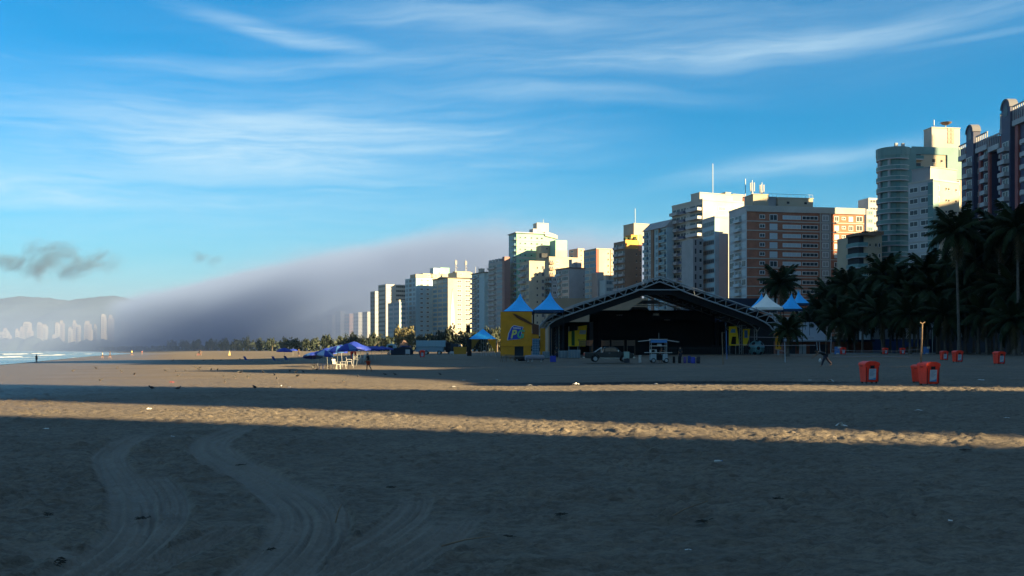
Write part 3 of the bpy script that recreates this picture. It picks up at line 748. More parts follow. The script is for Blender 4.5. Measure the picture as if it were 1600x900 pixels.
# --- 9. pale blue block with brown ribs
b = Bld('ribbed_blue_block', 'pale blue glazed block with brown vertical ribs left of the terraced white block', 1006, 1042, 1053, 355, 400, 24, PBL, 3.0, base=.8)
b.rows('sea', [('balcony', .02, .20, .05, .95, PBL, GLB), ('strip', .23, .36, .25, .85, FRW, GLB), ('strip', .52, .68, .2, .9, PBL, GLB), ('balcony', .72, .97, .05, .95, PBL, GLB)])
for v in (.38, .43, .70): b.add_mesh('brown_rib', lambda q: q.box(-.5, 0, b.dep * (1 - v) - .5, b.dep * (1 - v) + .5, 0, b.H + .3, BRN))
b.add_mesh('pitched_roof', lambda q: q.slab([(-1, b.H), (3, b.H + 3.5), (b.w + 1, b.H + 3.5), (b.w + 1, b.H)], 0.2, b.dep, GRY))

# --- 10. brown and orange block
b = Bld('brown_orange_block', 'brown block with an orange top storey left of the ribbed blue block', 959, 977, 1003, 376, 430, 24, BRN, 3.0, base=.8)  # orange top is sunlight painted on the brown wall
b.rows('sea', [('balcony', .05, .45, .05, .9, GRY, GRY), ('balcony', .55, .95, .05, .9, GRY, GRY)], top=b.H - .4)
b.add_mesh('sunlit_upper_wall', lambda q: (q.box(.05, b.w * .78, -.08, 0, b.H - 3.4, b.H + .4, ORG), q.box(b.w * .8, b.w, -.1, 0, b.H - 4.2, b.H + 3, COR)))  # sunlit top of the brown wall painted orange, coral strip beside it
b.rows('near', [('opening', .64, .70, .3, .6), ('opening', .88, .94, .3, .6)], top=b.H - 1, join=True)
b.roofbox(998, 1022, 346.5, CRM, dep=9, y0=4); b.roofbox(990, 1000, 366, ORG, dep=5)
b.add_mesh('roof_plants', lambda q: [q.lathe([(.1, 0), (.9, .5), (.7, 1.1), (.1, 1.5)], mat('roof_shrub', (.04, .07, .03), .9), 7, (1 + i * 1.1, 1.5 + (i % 2), b.H + .3)) for i in range(6)])
b.mast(.95, .5, 15)

# --- 11. cream and red block
b = Bld('red_striped_block', 'cream block with red vertical stripes and a blue glazed sea side', 912, 932, 958, 389, 480, 24, CRM, 3.0, base=.8)
b.add_mesh('red_stripe', lambda q: q.box(-.15, 1.3, -.15, .3, 0, b.H - .1, RED)); b.add_mesh('red_stripe', lambda q: q.box(b.w * .82, b.w * .86, -.12, 0, 0, b.H - .1, RED))
b.rows('sea', [('strip', .03, .45, .25, .85, PBL, GLB), ('strip', .52, .95, .25, .85, PBL, GLB), ('band', 0, 1, -.04, .1, GRY)], top=b.H - .3)
b.rows('near', [('opening', .66, .74, .35, .65), ('opening', .90, .96, .35, .65)], top=b.H - .5)
b.parapet(CRM, .4)
b = Bld('low_glazed_block', 'low blue glazed block with two white roof boxes, in front of the red striped block', 938, 946, 961, 437, 455, 16, PBL, 3.0, base=.8)
b.rows('near', [('strip', .08, .92, .25, .85, PBL, GLB)]); b.roofbox(947, 952, 430.5, WHT, dep=3, y0=.3); b.roofbox(954.5, 959.5, 430.5, WHT, dep=3, y0=.3)
b = Bld('grey_annex_block', 'plain grey block stepped beside the low blue glazed block', 930, 934, 941, 425, 462, 16, GRY, 3.0, base=.8)

# --- 12, 13. grey block pair and the pink block behind
b = Bld('plain_grey_block', 'plain grey block with pale blue balconies on its sea side, right of the white block', 868, 889, 914, 419, 465, 26, GRY, 3.0, base=.8)
b.rows('sea', [('balcony', .04, .42, .05, .9, PBL, PBL), ('strip', .5, .94, .25, .85, PBL, GL)], top=b.H - .3)
b.rows('near', [('opening', .9, .94, .3, .6)], top=b.H - 2)
b.add_mesh('roof_slab', lambda q: q.box(-.6, b.w + .3, -.5, b.dep, b.H, b.H + .4, RFD)); b.roofbox(897, 903, 405, GRY, dep=3); b.roofbox(904, 912, 408, GRY, dep=4)
b = Bld('low_shaded_block', 'low dark grey block with small balconies at the foot of the white block', 849, 862, 870, 432, 455, 26, GRY, 3.0, base=.8)
b.rows('sea', [('balcony', .05, .45, .05, .9, GRY, PBL), ('balcony', .55, .95, .05, .9, GRY, PBL)]); b.rows('near', [('window', .2, .8, .3, .8)])
b = Bld('pink_far_block', 'pink walled block behind the plain grey block, its top in the sun', 889, 903, 913, 388, 620, 28, PNK, 3.0, base=.8)
b.rows('near', [('opening', .4, .6, .35, .65)], join=True); b.rows('sea', [('window', .2, .5, .3, .7)], join=True)
b = Bld('hidden_cream_block', 'cream block mostly hidden behind the plain grey block', 868, 880, 905, 404, 560, 26, CRM, 3.0, base=.8)
b.rows('near', [('window', .3, .45, .3, .7)], join=True)

# --- 14. white block with dark sea side
b = Bld('white_slab_block', 'bright white block with a column of small windows left of the plain grey block', 813, 827, 851, 409, 450, 22, CRM, 3.1, base=.8)
b.rows('near', [('opening', .48, .56, .3, .62), ('window', .80, .97, .25, .8, GRY, GL)], top=b.H - 1.0)
b.rows('sea', [('balcony', .05, .60, .08, .95, WHT, GRY, 1.5), ('strip', .65, .95, .3, .8, GRY, GL)], top=b.H - .4)
b.parapet(CRM, .5)
b = Bld('white_stepped_block', 'white block with two dark balconies under its roof, behind the bright slab', 845, 858, 905, 402, 530, 24, CRM, 3.2, base=.8)
b.rows('near', [('balcony', .0, .13, .1, .9, BRN, BRN, 1.0), ('window', .22, .32, .3, .7)], n=6, top=b.H - .8); b.parapet(CRM, .4)
b.roofbox(849, 858, 396, DRK, dep=3)

# --- 15. green tower
b = Bld('green_tower', 'tallest of the far blocks, green tiled tower with a white roof house', 795, 807, 868, 364, 560, 20, GRN, 3.3, base=.8, maxdep=30)
b.rows('sea', [('strip', .03, .50, .1, .95, PBL, GLB), ('balcony', .55, .97, .05, .95, PBL, GLB, 1.2)], top=b.H - .4)
b.rows('near', [('band', 0, .80, -.14, .1, WHT), ('opening', .08, .11, .3, .55), ('opening', .20, .24, .3, .55), ('opening', .36, .40, .3, .55), ('opening', .50, .55, .3, .55), ('opening', .62, .67, .3, .55)], top=b.H - .6, n=9)
b.add_mesh('roof_slab', lambda q: q.box(-.8, b.w * .85, -.8, b.dep, b.H, b.H + .5, LGR))
b.roofbox(841, 859, 346.5, WHT, dep=6); b.roofbox(835, 842, 356, LGR, dep=6); b.mast(.75, .3, 9)
b.add_mesh('curved_roof', lambda q: q.slab([(b.w * .72, b.H - 1)] + [(b.w * (.72 + .32 * t), b.H + 2.2 * math.cos(t * 1.35) - 1) for t in [k / 8 for k in range(9)]] + [(b.w * 1.04, b.H - 2.5)], -.6, 8, WHT))
b = Bld('green_tower_annex', 'lower wing with a slanting roof on the right of the green tower', 859, 868, 886, 375, 545, 20, GRN, 3.3, base=.8)
b.add_mesh('cream_lower_wall', lambda q: q.box(0, b.w, -.1, 0, 0, b.H - 5.5, CRM)); b.rows('near', [('opening', .2, .5, .2, .8, GRY, PNK)], n=5, top=b.H - 6, join=True)
b = Bld('cream_link_block', 'narrow cream block with an arched side wall at the foot of the green tower', 842, 846, 864, 383, 552, 20, CRM, 3.3, base=.8)
b.rows('near', [('opening', .4, .55, .3, .55), ('opening', .7, .85, .3, .55)], join=True)

# --- 16-20. blocks left of the green tower
b = Bld('dark_balcony_block', 'dark blue grey block with a brown corner strip left of the green tower', 763, 789, 797, 407, 560, 26, GRY, 3.0, base=.8)
b.rows('sea', [('balcony', .03, .45, .05, .9, GRY, GRY), ('strip', .52, .9, .25, .85, GRY, GLB)], top=b.H - 1.0)
b.add_mesh('brown_corner', lambda q: q.box(-.3, b.w + .05, -.1, 3, 0, b.H + 2.2, mat('mauve_brown', (.23, .14, .14), .85)))
for k in range(4): b.add_mesh('merlon', lambda q: q.box(.2, 2, b.dep - 2 - k * 4.2, b.dep - k * 4.2, b.H, b.H + 1.8, LGR))
b = Bld('rounded_blue_block', 'pale blue block with rounded balconies and aerials, second left of the green tower', 737, 757, 767, 426, 590, 28, PBL, 3.0, base=.8)
b.rows('sea', [('balcony', .03, .40, .05, .9, LGR, LGR, 1.6), ('strip', .45, .6, .2, .9, GRY, GL), ('panel', .7, .97, 0, 1, PBL)], top=b.H - .3)
b.add_mesh('roof_slab', lambda q: q.box(-.6, b.w, -.6, b.dep + .6, b.H, b.H + .5, RFD))
for u, v in ((.2, .8), (.2, .6), (.8, .2), (.8, .05)): b.mast(u, v, 4.5)
b.roofbox(757, 763, 419, WHT, dep=3, y0=5)
b = Bld('cream_spire_block', 'cream sunlit block with a tapering grey stripe like a spire on its wall', 676, 700, 737, 434, 625, 28, CRM, 3.0, base=.8)
b.rows('sea', [('strip', .03, .3, .2, .9, PBL, GLB), ('strip', .36, .62, .2, .9, LGR, GLB), ('strip', .68, .97, .2, .9, PBL, GLB)], top=b.H - .3)
b.rows('near', [('window', .38, .56, .35, .85), ('window', .72, .96, .35, .85)], top=b.H - .8)
b.add_mesh('spire_stripe', lambda q: q.slab([(b.w * .10, 0), (b.w * .10, b.H * .55), (b.w * .15, b.H * .72), (b.w * .19, b.H * .86), (b.w * .22, b.H * .72), (b.w * .27, b.H * .55), (b.w * .27, 0)], -.2, 0, LGR))
b.add_mesh('roof_slab', lambda q: q.box(-.8, b.w + .4, -.8, b.dep, b.H, b.H + .4, RFD))
b = Bld('cream_back_block', 'cream block behind the spire block, carrying two aerials', 700, 714, 738, 425, 680, 28, CRM, 3.0, base=.8)
b.roofbox(713, 737, 424, CRM, dep=4); b.mast(.1, .3, 9, 'lattice'); b.mast(.75, .3, 9, 'lattice'); b.rows('near', [('window', .2, .35, .3, .8)], join=True)
b = Bld('green_topped_block', 'cream block with a pale green roof house, third bright block from the left', 652, 661, 700, 427, 690, 28, CRM, 3.0, base=.8)
b.roofbox(690, 704, 417, GRN, dep=6); b.roofbox(679, 690, 418, PBL, dep=6); b.rows('near', [('window', .18, .28, .3, .7), ('window', .45, .58, .3, .7), ('opening', .7, .76, .3, .6)])
b = Bld('blue_slab_block', 'pale blue slab with a cream roof edge next to the low grey block', 633, 650, 676, 434, 650, 30, PBL, 3.0, base=.8)
b.rows('sea', [('strip', .05, .3, .2, .9, LGR, GLB), ('strip', .38, .62, .2, .9, LGR, GL), ('strip', .7, .95, .2, .9, LGR, GLB)], top=b.H - .3)
b.rows('near', [('window', .25, .42, .3, .75), ('window', .62, .78, .3, .75)]); b.add_mesh('cream_cornice', lambda q: q.box(-.3, b.w * .4, -.3, b.dep * .5, b.H, b.H + 2.4, CRM))
b = Bld('banded_white_block', 'white block with long dark balcony bands, last bright block before the fog', 591, 603, 634, 444, 700, 30, WHT, 3.1, base=.8)
b.rows('sea', [('strip', .04, .96, .3, .8, WHT, GL)]); b.rows('near', [('window', .2, .32, .3, .7), ('strip', .5, .98, .25, .8, WHT, GL), ('band', 0, 1, -.05, .1, WHT)])
b = Bld('low_grey_block', 'low grey block in front of the white banded block', 606, 624, 635, 472, 640, 30, LGR, 3.0, base=.8)
b.rows('sea', [('strip', .04, .46, .25, .85, LGR, GLB), ('strip', .54, .96, .25, .85, LGR, GLB)]); b.roofbox(624, 633, 469, WHT, dep=4, y0=.5)
b.rows('near', [('strip', .1, .9, .25, .85, LGR, GLB)])
gi = 0
FOGL = ['first', 'second', 'third', 'fourth', 'fifth', 'sixth', 'seventh', 'eighth', 'ninth', 'tenth', 'eleventh', 'twelfth', 'thirteenth', 'fourteenth', 'fifteenth', 'sixteenth', 'seventeenth', 'eighteenth', 'nineteenth', 'twentieth']
for xl, xc, xr, yt, Y, m_ in ((580, 586, 593, 455, 740, GRY), (566, 574, 581, 487, 800, GRY), (552, 560, 567, 488, 850, LGR), (538, 546, 553, 490, 900, PNK), (524, 532, 539, 486, 950, LGR), (511, 519, 526, 492, 1010, WHT),
        (493, 503, 512, 482, 1080, PBL), (478, 487, 494, 498, 1150, GRY), (460, 469, 478, 476, 1230, LGR), (440, 450, 460, 490, 1320, PBL), (420, 430, 441, 484, 1420, LGR), (400, 411, 421, 480, 1530, WHT),
        (379, 390, 401, 492, 1640, LGR), (358, 369, 380, 486, 1760, GRY), (338, 347, 358, 496, 1900, LGR), (318, 328, 338, 488, 2050, WHT), (300, 309, 318, 497, 2200, LGR)):
    b = Bld('foggy_apartment_block', 'apartment block dissolving in fog, %s leftwards from the banded block' % FOGL[gi], xl, xc, xr, yt, Y, 34, m_, 3.1, base=.8, group='apartment blocks fading in the fog', maxdep=24); b.join = True; gi += 1
    b.rows('sea', [('strip', .1, .4, .25, .8, WHT, GL), ('strip', .6, .9, .25, .8, WHT, GL)]); b.rows('near', [('window', .2, .4, .3, .7), ('window', .6, .8, .3, .7)])

def hidden_blocks():  # plain unseen blocks added to shade two facades left of them
    for X, Y, w, d, H, lab in ((85, 404, 15, 14, 57, 'plain block hidden behind the terraced white block and the brick block'), (77, 436, 13, 12, 58, 'plain block hidden behind the terraced white block, further back')):  # both added only to shade facades left of them
        r = thing('hidden_shade_block', (X, Y, .8), R(24), lab, 'building', 'inner blocks hidden behind the first row'); q = MB(); q.box(0, w, 0, d, 0, H, GRY); q.obj('wall', r)  # group of the added shade blocks
hidden_blocks()
# --- the far town across the bay
def far_town():
    lst = [(3, 521, 6), (9, 516, 6), (14, 524, 7), (20, 514, 6), (27, 517, 5), (34, 515, 5), (43, 505, 10), (52, 503, 7), (47, 517, 8), (62, 506, 6), (70, 510, 8), (78, 513, 6), (84, 525, 4), (90, 507, 6), (97, 505, 6),
           (103, 509, 6), (110, 514, 5), (117, 505, 5), (123, 510, 5), (130, 511, 4), (137, 506, 8), (142, 517, 9), (149, 510, 4), (155, 498, 6), (162, 493, 6), (168, 503, 6), (174, 497, 7), (183, 508, 8), (193, 504, 5),
           (199, 506, 5), (205, 509, 6), (216, 513, 3), (225, 516, 5), (234, 513, 5), (246, 516, 6), (257, 512, 6), (281, 507, 7), (268, 514, 6), (294, 512, 6)]
    wm = [mat('far_cream', (.18, .165, .155), .9), mat('far_white', (.20, .195, .195), .9), mat('far_pink', (.165, .145, .14), .9)]
    for i, (px, py, w) in enumerate(lst):
        Y = 2500 + (i * 137) % 500; W = w * 1.25 / FPX * Y;
        if i % 4 == 3 and px not in (281,): continue
        p = P(px, py, Y); m = MB(); D = W * .9
        m.box(-W / 2, W / 2, 0, D, 0, p.z, wm[i % 3]); n = int(p.z / 6)
        for k in range(1, n): m.box(-W / 2 - .3, W / 2 + .3, -.9, 0, k * 6 - .9, k * 6 + .6, wm[i % 3]); m.box(-W * .38, W * .1, -.35, 0, k * 6 + 1.4, k * 6 + 3.9, GL)
        m.box(-W / 2.6, W / (3 + i % 3), D * .1, D * .8, p.z, p.z + 4 + (i % 3) * 2, wm[(i + 1) % 3])
        o = m.obj('far_tower', None, (p.x, Y, 0), R(18 + (i * 29) % 20)); size = 'narrow' if w < 6 else 'broad'
        tag(o, 'pale %s far tower across the bay, %s from the left edge' % (size, ordinal(i)), 'building', 'pale tower blocks of the far town')
ORD = 'first second third fourth fifth sixth seventh eighth ninth'.split()
TEN = {2: 'twenty', 3: 'thirty', 4: 'forty'}
def ordinal(i):
    n = i + 1
    if n < 21: return FOGL[n - 1]
    return TEN[n // 10][:-1] + 'ieth' if n % 10 == 0 else TEN[n // 10] + ' ' + ORD[n % 10 - 1]
far_town()
def far_wood():
    m = mat('far_wood', (.04, .06, .05), .95, noise=(.02, .4)); rows = [[], [], []]
    for k in range(160):
        px = -200 + k * 5; Y = 2420; h = (26 + 12 * float(perlin(np.array(k * .31), np.array(.5), 71)) + 10 * float(perlin(np.array(k * .9), np.array(.5), 72))); x = X_(px, Y) if 'X_' in globals() else (px - 800) / FPX * Y
        rows[0].append((x, Y - 30, -2)); rows[1].append((x, Y, h * .8)); rows[2].append((x, Y + 40, h))
    rows.append([(x, y + 60, -2) for x, y, z in rows[2]])
    q = MB(); q.grid(rows, m); q.obj('distant_wood', kind='stuff', label='dim wooded shore below the far town')
far_wood()

# --- unseen tall blocks beyond the right edge, outlines shaped to throw the shadows
def shadow_blocks():
    pv = Vector((-SUN_V.y, SUN_V.x, 0)); base = SUN_V * 125
    def blk(label, prof, dep=22, m_=WHT, s0=0.0):
        """prof: outline in (u, z) seen from the sun"""
        p = base + SUN_V * s0; th = math.atan2(pv.y, pv.x); r = thing('avenue_block', (p.x, p.y, 0), th, label, 'building', 'apartment blocks along the avenue beyond the right edge')  # avenue_block: unseen block with an outline shaped to throw shadows
        k = math.tan(R(SUN_EL)) * s0
        q = MB(); q.slab([(u, z + (k if z > 5 else 0)) for u, z in prof], -dep, 0, m_)   # local x runs along pv, -y towards the sun
        q.obj('wall', r)
        umin = min(u for u, z in prof); umax = max(u for u, z in prof); zmax = min(z for u, z in prof if z > 5) + k
        jm = MB(); n = max(2, int((umax - umin) / 5))
        for j in range(int(zmax / 3) - 1):
            for i in range(n):
                me = piece('window', 2.2, 1.3); L = Matrix.Rotation(math.pi, 4, 'Z'); x = umin + (umax - umin) * (i + .5) / n
                join_into(jm, me, Matrix.Translation((x + 1.1, 0, 2 + j * 3)) @ L)
        o = jm.obj('facade_openings', r); o['kind'] = 'stuff'
    blk('long white block beyond the right edge, nearest behind the camera', [(-95, 0), (20.4, 0), (20.4, 66), (-95, 66)])  # unseen, added to shade the near sand
    blk('block with a slanting side wall beyond the right edge', [(22.0, 0), (40.4, 0), (40.6, 42), (42.0, 46), (42.2, 70), (27.6, 70), (27.0, 49), (23.8, 43.4), (22.0, 40.6)])  # unseen, side slanted to widen the first sunlit strip
    blk('block with a stepped rising roof beyond the right edge', [(45.3, 0), (84.1, 0), (84.1, 56.5), (79.6, 56.5), (79.0, 63.8), (71, 63.8), (66.5, 57.6), (56.8, 52.4), (50, 49), (49.5, 46.5), (46.8, 43.3), (45.3, 41)])  # unseen, roof stepped to shape the sunlit flat
    blk('tall stepped block beyond the right edge opposite the stage', [(84.2, 0), (121.9, 0), (121.9, 88), (112, 80), (102.6, 78), (101.8, 67), (88.2, 59.6), (84.2, 57)], s0=-50)  # unseen, stepped to shade the sand
    blk('broad tall block beyond the right edge opposite the palms', [(122, 0), (212, 0), (212, 80), (160, 80), (160, 88), (150, 98), (122, 98)], s0=-50)  # unseen, shaped to shade the far sand
    blk('block beyond the right edge behind the gabled block', [(212.2, 0), (290, 0), (290, 86), (250, 82), (212.2, 80)], s0=20)  # unseen, outline shaped to throw its shadow
    blk('slim tall tower beyond the right edge shading the teal tower', [(310.5, 0), (326.5, 0), (326.5, 115), (310.5, 115)], s0=-50)  # added only to keep the round bay in shade
    blk('inland block behind the row, hidden by the gabled block', [(291, 0), (345, 0), (345, 92), (291, 88)], s0=60)  # added out of sight, height set by the brick facade's shadow line
shadow_blocks()
# ------------------------------------------------------------------ stage on the beach
BLK = mat('black_fabric', (.012, .013, .016), .85); YEL = mat('yellow_panel', (.62, .265, .006), .6, noise=(.8, .12)); YEL2 = mat('bright_or_sunlit_yellow_panel', (1.2, .80, .03), .6)  # bright yellow stands in for sun on the left stage panel
BLU = mat('blue_canvas', (.03, .46, .98), .6, noise=(.6, .1)); WCN = mat('white_canvas', (.95, .90, .82), .7, noise=(.6, .06)); TRS = mat('truss_aluminium', (.33, .36, .38), .45, .5)
DBL = mat('dark_blue_cloth', (.02, .05, .22), .7); MBL = mat('mid_blue_cloth', (.08, .20, .48), .7); BEI = mat('beige_wall', (.36, .25, .17), .9, noise=(.3, .08)); NAV = mat('navy_roof', (.02, .03, .06), .7)
WOOD = mat('old_wood', (.22, .15, .10), .85, noise=(6, .3)); PBR = mat('brick_red_wall', (.20, .07, .045), .9, noise=(1, .2)); PWH = mat('pale_wall', (.42, .45, .48), .85, noise=(.2, .08)); WBL = mat('blue_wall', (.03, .08, .24), .8)
SPLIT_Y = 125.0
def X_(px, Y): return (px - 800) / FPX * Y
def Z_(py, Y): return (HZ - py) / FPX * Y + CAM_H
def build_stage():
    Y = 125.0; g0 = Z_(557, Y)
    root = thing('stage_canopy', (X_(1031, Y), Y, g0), 0, 'large gabled event canopy with a front truss and black lining over a stage', 'stage')
    L = lambda px, py, yy=0: (X_(px, Y) - root.location.x, yy, Z_(py, Y) - g0)
    top = [(845, 512), (849, 503), (858, 494), (870, 487), (900, 476), (1031, 432), (1162, 477), (1190, 486), (1206, 492), (1214, 500), (1218, 512)]
    bot = [(853, 514), (858, 507), (868, 500), (880, 495), (905, 486), (990, 457), (1008, 449), (1031, 440), (1054, 449), (1072, 457), (1158, 488), (1180, 496), (1194, 503), (1203, 509), (1208, 516)]
    def interp(pl, t):
        ln = [0]
        for a, b in zip(pl[:-1], pl[1:]): ln.append(ln[-1] + math.hypot(b[0] - a[0], b[1] - a[1]))
        s = t * ln[-1]
        for i in range(len(pl) - 1):
            if s <= ln[i + 1] + 1e-6:
                k = (s - ln[i]) / (ln[i + 1] - ln[i]); return (pl[i][0] + (pl[i + 1][0] - pl[i][0]) * k, pl[i][1] + (pl[i + 1][1] - pl[i][1]) * k)
        return pl[-1]
    def truss(name, y0, m=TRS, lab=None):
        q = MB(); q.tube([L(*p, y0) for p in top], .09, m, 6); q.tube([L(*p, y0) for p in bot], .09, m, 6)
        n = 46; pa = None
        for i in range(n + 1):
            a = interp(top if i % 2 else bot, i / n)
            if pa: q.tube([L(*pa, y0), L(*a, y0)], .05, m, 4)
            pa = a
        return q.obj(name, root)
    truss('front_truss', 0)
    for yy in (8, 16, 24): truss('roof_truss', yy, MTL)
    q = MB(); q.tube([L(992, 453, 0), L(1070, 453, 0)], .08, TRS); q.obj('tie_beam', root)
    # membrane hung between the trusses (thin but double sided, with a rear fall)
    mem = [(846, 508), (856, 500), (870, 491), (900, 480), (1031, 436), (1162, 481), (1190, 490), (1206, 497), (1217, 508)]
    rows = [[L(px, py + 1, yy) for px, py in mem] for yy in (.15, 6, 12, 18, 25)]; q = MB(); q.grid(rows, BLK, sm=False)
    q.grid([[(x, y, z + .12) for x, y, z in r] for r in rows], BLK, sm=False, flip=True); q.obj('roof_membrane', root)
    q = MB()
    mem2 = [(860, 514), (880, 506), (905, 497), (1000, 464), (1010, 460), (1052, 460), (1062, 464), (1158, 497), (1185, 508), (1206, 520)]
    q.slab([(L(*p)[0], L(*p)[2]) for p in [(858, 503), (905, 483), (1031, 441), (1158, 484), (1206, 506)] + mem2[::-1]], 1.2, 1.4, BLK)
    q.obj('front_valance', root)
    # posts wrapped in yellow, and the plain ones behind
    for px, w in ((848, 8), (1216, 7)):
        x = L(px, 500)[0]; q = MB(); q.box(x - w / 2 * .08, x + w / 2 * .08, -.35, .35, .9 if px > 1000 else .25, Z_(513, Y) - g0, YEL); q.box(x - .1, x + .1, -.1, .1, 0, Z_(511, Y) - g0, TRS)
        if px > 1000: q.box(x - .12, x + .12, -.37, -.34, 2.2, 3.4, mat('brown_print', (.12, .07, .02), .7))
        q.obj('post', root)
    for px in (880, 1180, 1205):
        for yy in (8, 24):
            q = MB(); x = L(px, 500)[0]; z = 4.2 if px != 1205 else 3.6
            for dx, dy in ((-.15, -.15), (.15, -.15), (.15, .15), (-.15, .15)): q.tube([(x + dx, yy + dy, 0), (x + dx, yy + dy, z)], .03, MTL, 4)
            for k in range(9): q.tube([(x - .15, yy - .15, k * z / 9), (x + .15, yy - .15, (k + 1) * z / 9)], .02, MTL, 3)
            q.obj('lattice_post', root)
    for i, px in enumerate((861, 867, 873, 879, 884)):
        q = MB(); x = L(px, 0)[0]; q.box(x - .12, x + .12, 2 + i, 2.1 + i, 0, 3.6 + i * .2, BLK if i % 2 else mat('dark_drape', (.03, .035, .05), .9)); q.obj('side_drape', root)
    for px, py in ((1047, 487), (1066, 495), (983, 490)):
        q = MB(); x, _, z = L(px, py); 
        for k in range(3): q.lathe([(.02, .3), (.14, .25), (.17, 0), (.15, 0)], WCN, 8, (x + k * .28, 14, z)); 
        q.tube([(x - .2, 14, z + .35), (x + .8, 14, z + .35)], .03, MTL, 4); q.obj('hanging_lamp', root)
    q = MB(); x, _, z = L(1031, 463); q.slab([(x - 1.6, z - .5), (x - .8, z), (x + .8, z), (x + 1.6, z - .5)], 10, 10.2, mat('pale_ridge_cloth', (.22, .28, .34), .8)); q.box(x - 1.9, x + 1.9, 9.9, 10.1, z - .75, z - .62, MTL); q.obj('ridge_vent', root)
    q = MB(); x, _, z = L(1028, 480); q.slab([(x - 2.2, z - .6), (x - .8, z + .9), (x + 1.2, z + .9), (x + 2.6, z - .6)], 20, 20.2, mat('pale_ridge_cloth', (.1, .1, .1), .8)); q.obj('rear_vent', root)
    for pa, pb, top_ in ((862, 926, 503), (1135, 1209, 503)):
        q = MB(); Yd = 149.0; q.box(X_(pa, Yd) - root.location.x, X_(pb, Yd) - root.location.x, Yd - 125, Yd - 124.8, 0, Z_(top_, Yd) - g0, BLK); q.obj('rear_dark_sheet', root)  # black sheets added to darken the back of the canopy sides
    # stage box
    st = thing('stage_backdrop', (X_(1030, 138), 138, g0), 0, 'black backdrop and deck of the stage standing under the canopy', 'backdrop')
    a, b_ = X_(927, 138) - st.location.x, X_(1133, 138) - st.location.x
    q = MB(); q.box(a, b_, 0, 7, 0, 1.5, BLK); q.obj('deck', st)
    q = MB(); q.box(a, b_, 6.9, 7.1, 1.5, 6.6, BLK); q.box(a, a + .2, 0, 6.9, 1.5, 4.8, BLK); q.box(b_ - .2, b_, 0, 6.9, 1.5, 4.8, BLK); q.obj('curtain', st)
    q = MB(); q.box(a + 1.5, b_ - 1.5, .0, .15, 5.0, 5.6, BLK); q.box(a + .8, a + 1.2, .05, .4, 1.5, 5, BLK); q.box(b_ - 1.2, b_ - .8, .05, .4, 1.5, 5, BLK); q.obj('front_border', st)
    for px0, px1 in ((905, 925), (940, 952), (956, 975), (980, 992)):
        q = MB(); Yp = 131; x0, x1 = X_(px0, Yp) - st.location.x, X_(px1, Yp) - st.location.x
        for k in range(3): q.box(x0, x1, Yp - 138, Yp - 137.96, Z_(540 - k * 3, Yp) - g0, Z_(538 - k * 3, Yp) - g0, BRN)
        q.tube([(x0, Yp - 138, 0), (x0, Yp - 138, Z_(531, Yp) - g0)], .04, BRN, 4); q.tube([(x1, Yp - 138, 0), (x1, Yp - 138, Z_(531, Yp) - g0)], .04, BRN, 4)
        tag(q.obj('slatted_rail', st))
    # yellow panels at the sides of the stage
    def panel(pts, Yp, m, label, marks=()):
        p = P(pts[0][0], pts[0][1], Yp); o = MB()
        c0x = X_(sum(a for a, b in pts) / len(pts), Yp); gzz = g0
        o.slab([(X_(a, Yp) - c0x, Z_(b, Yp) - gzz) for a, b in pts], 0, .12, m)
        t = thing('printed_panel', (c0x, Yp, gzz), 0, label, 'panel', ); o.obj('sheet', t)
        for mk, mm in marks:
            k = MB(); k.slab([(X_(a, Yp) - c0x, Z_(b, Yp) - gzz) for a, b in mk], -.03, -.002, mm); k.obj('printed_shape', t)
        for a in (pts[0][0] + 1, pts[len(pts) // 2][0] - 1):
            k = MB(); k.tube([(X_(a, Yp) - c0x, .2, 0), (X_(a, Yp) - c0x, .2, Z_(min(b for _, b in pts) + 2, Yp) - gzz)], .05, MTL, 4); k.obj('support', t)
    GRD = mat('green_print', (.05, .16, .05), .7); WPR = mat('white_print', (.55, .55, .52), .7); LBL = mat('light_blue_print', (.2, .42, .6), .7)
    panel([(888, 541), (888, 518), (903, 516), (904, 510), (917, 508), (915, 541)], 135, YEL2, 'bright yellow panel left of the stage opening, with a green stripe', [([(893, 540), (893, 517), (898, 517), (898, 540)], GRD), ([(905, 522), (906, 516), (916, 516), (915, 522)], WPR), ([(903, 533), (903, 530), (914, 530), (914, 531.0), (904, 531.0), (904, 533)], mat('ochre_print', (.4, .22, .02), .7))])  # bright yellow stands in for sun on this panel
    panel([(1139, 540), (1139, 510), (1151, 510), (1153, 522), (1155, 540)], 134, YEL2, 'yellow printed panel right of the stage with a pale blue figure', [([(1141, 520), (1143, 514), (1149, 514), (1149, 520)], LBL), ([(1142, 538), (1144, 526), (1150, 526), (1150, 538)], BLK)])
    panel([(1161, 540), (1161, 514), (1172, 514), (1170, 530), (1166, 540)], 134, YEL2, 'narrow yellow and blue panel next to the painted ball', [([(1163, 528), (1163, 516), (1168, 516), (1168, 528)], MBL)])
    # painted ball
    Yb = 130; p = PG(1182, Yb); r = 1.05; m = MB(); bc = mat('ball_teal', (.12, .30, .34), .6, noise=(1.5, .25))
    t = thing('giant_ball', (p.x, Yb, g0), 0, 'big teal ball with dark round patches under the right side of the canopy', 'ball')
    m.lathe([(.02, 0)] + [(r * math.sin(a), r - r * math.cos(a)) for a in [math.pi * k / 14 for k in range(1, 14)]] + [(.02, 2 * r)], bc, 22); m.obj('ball_skin', t)
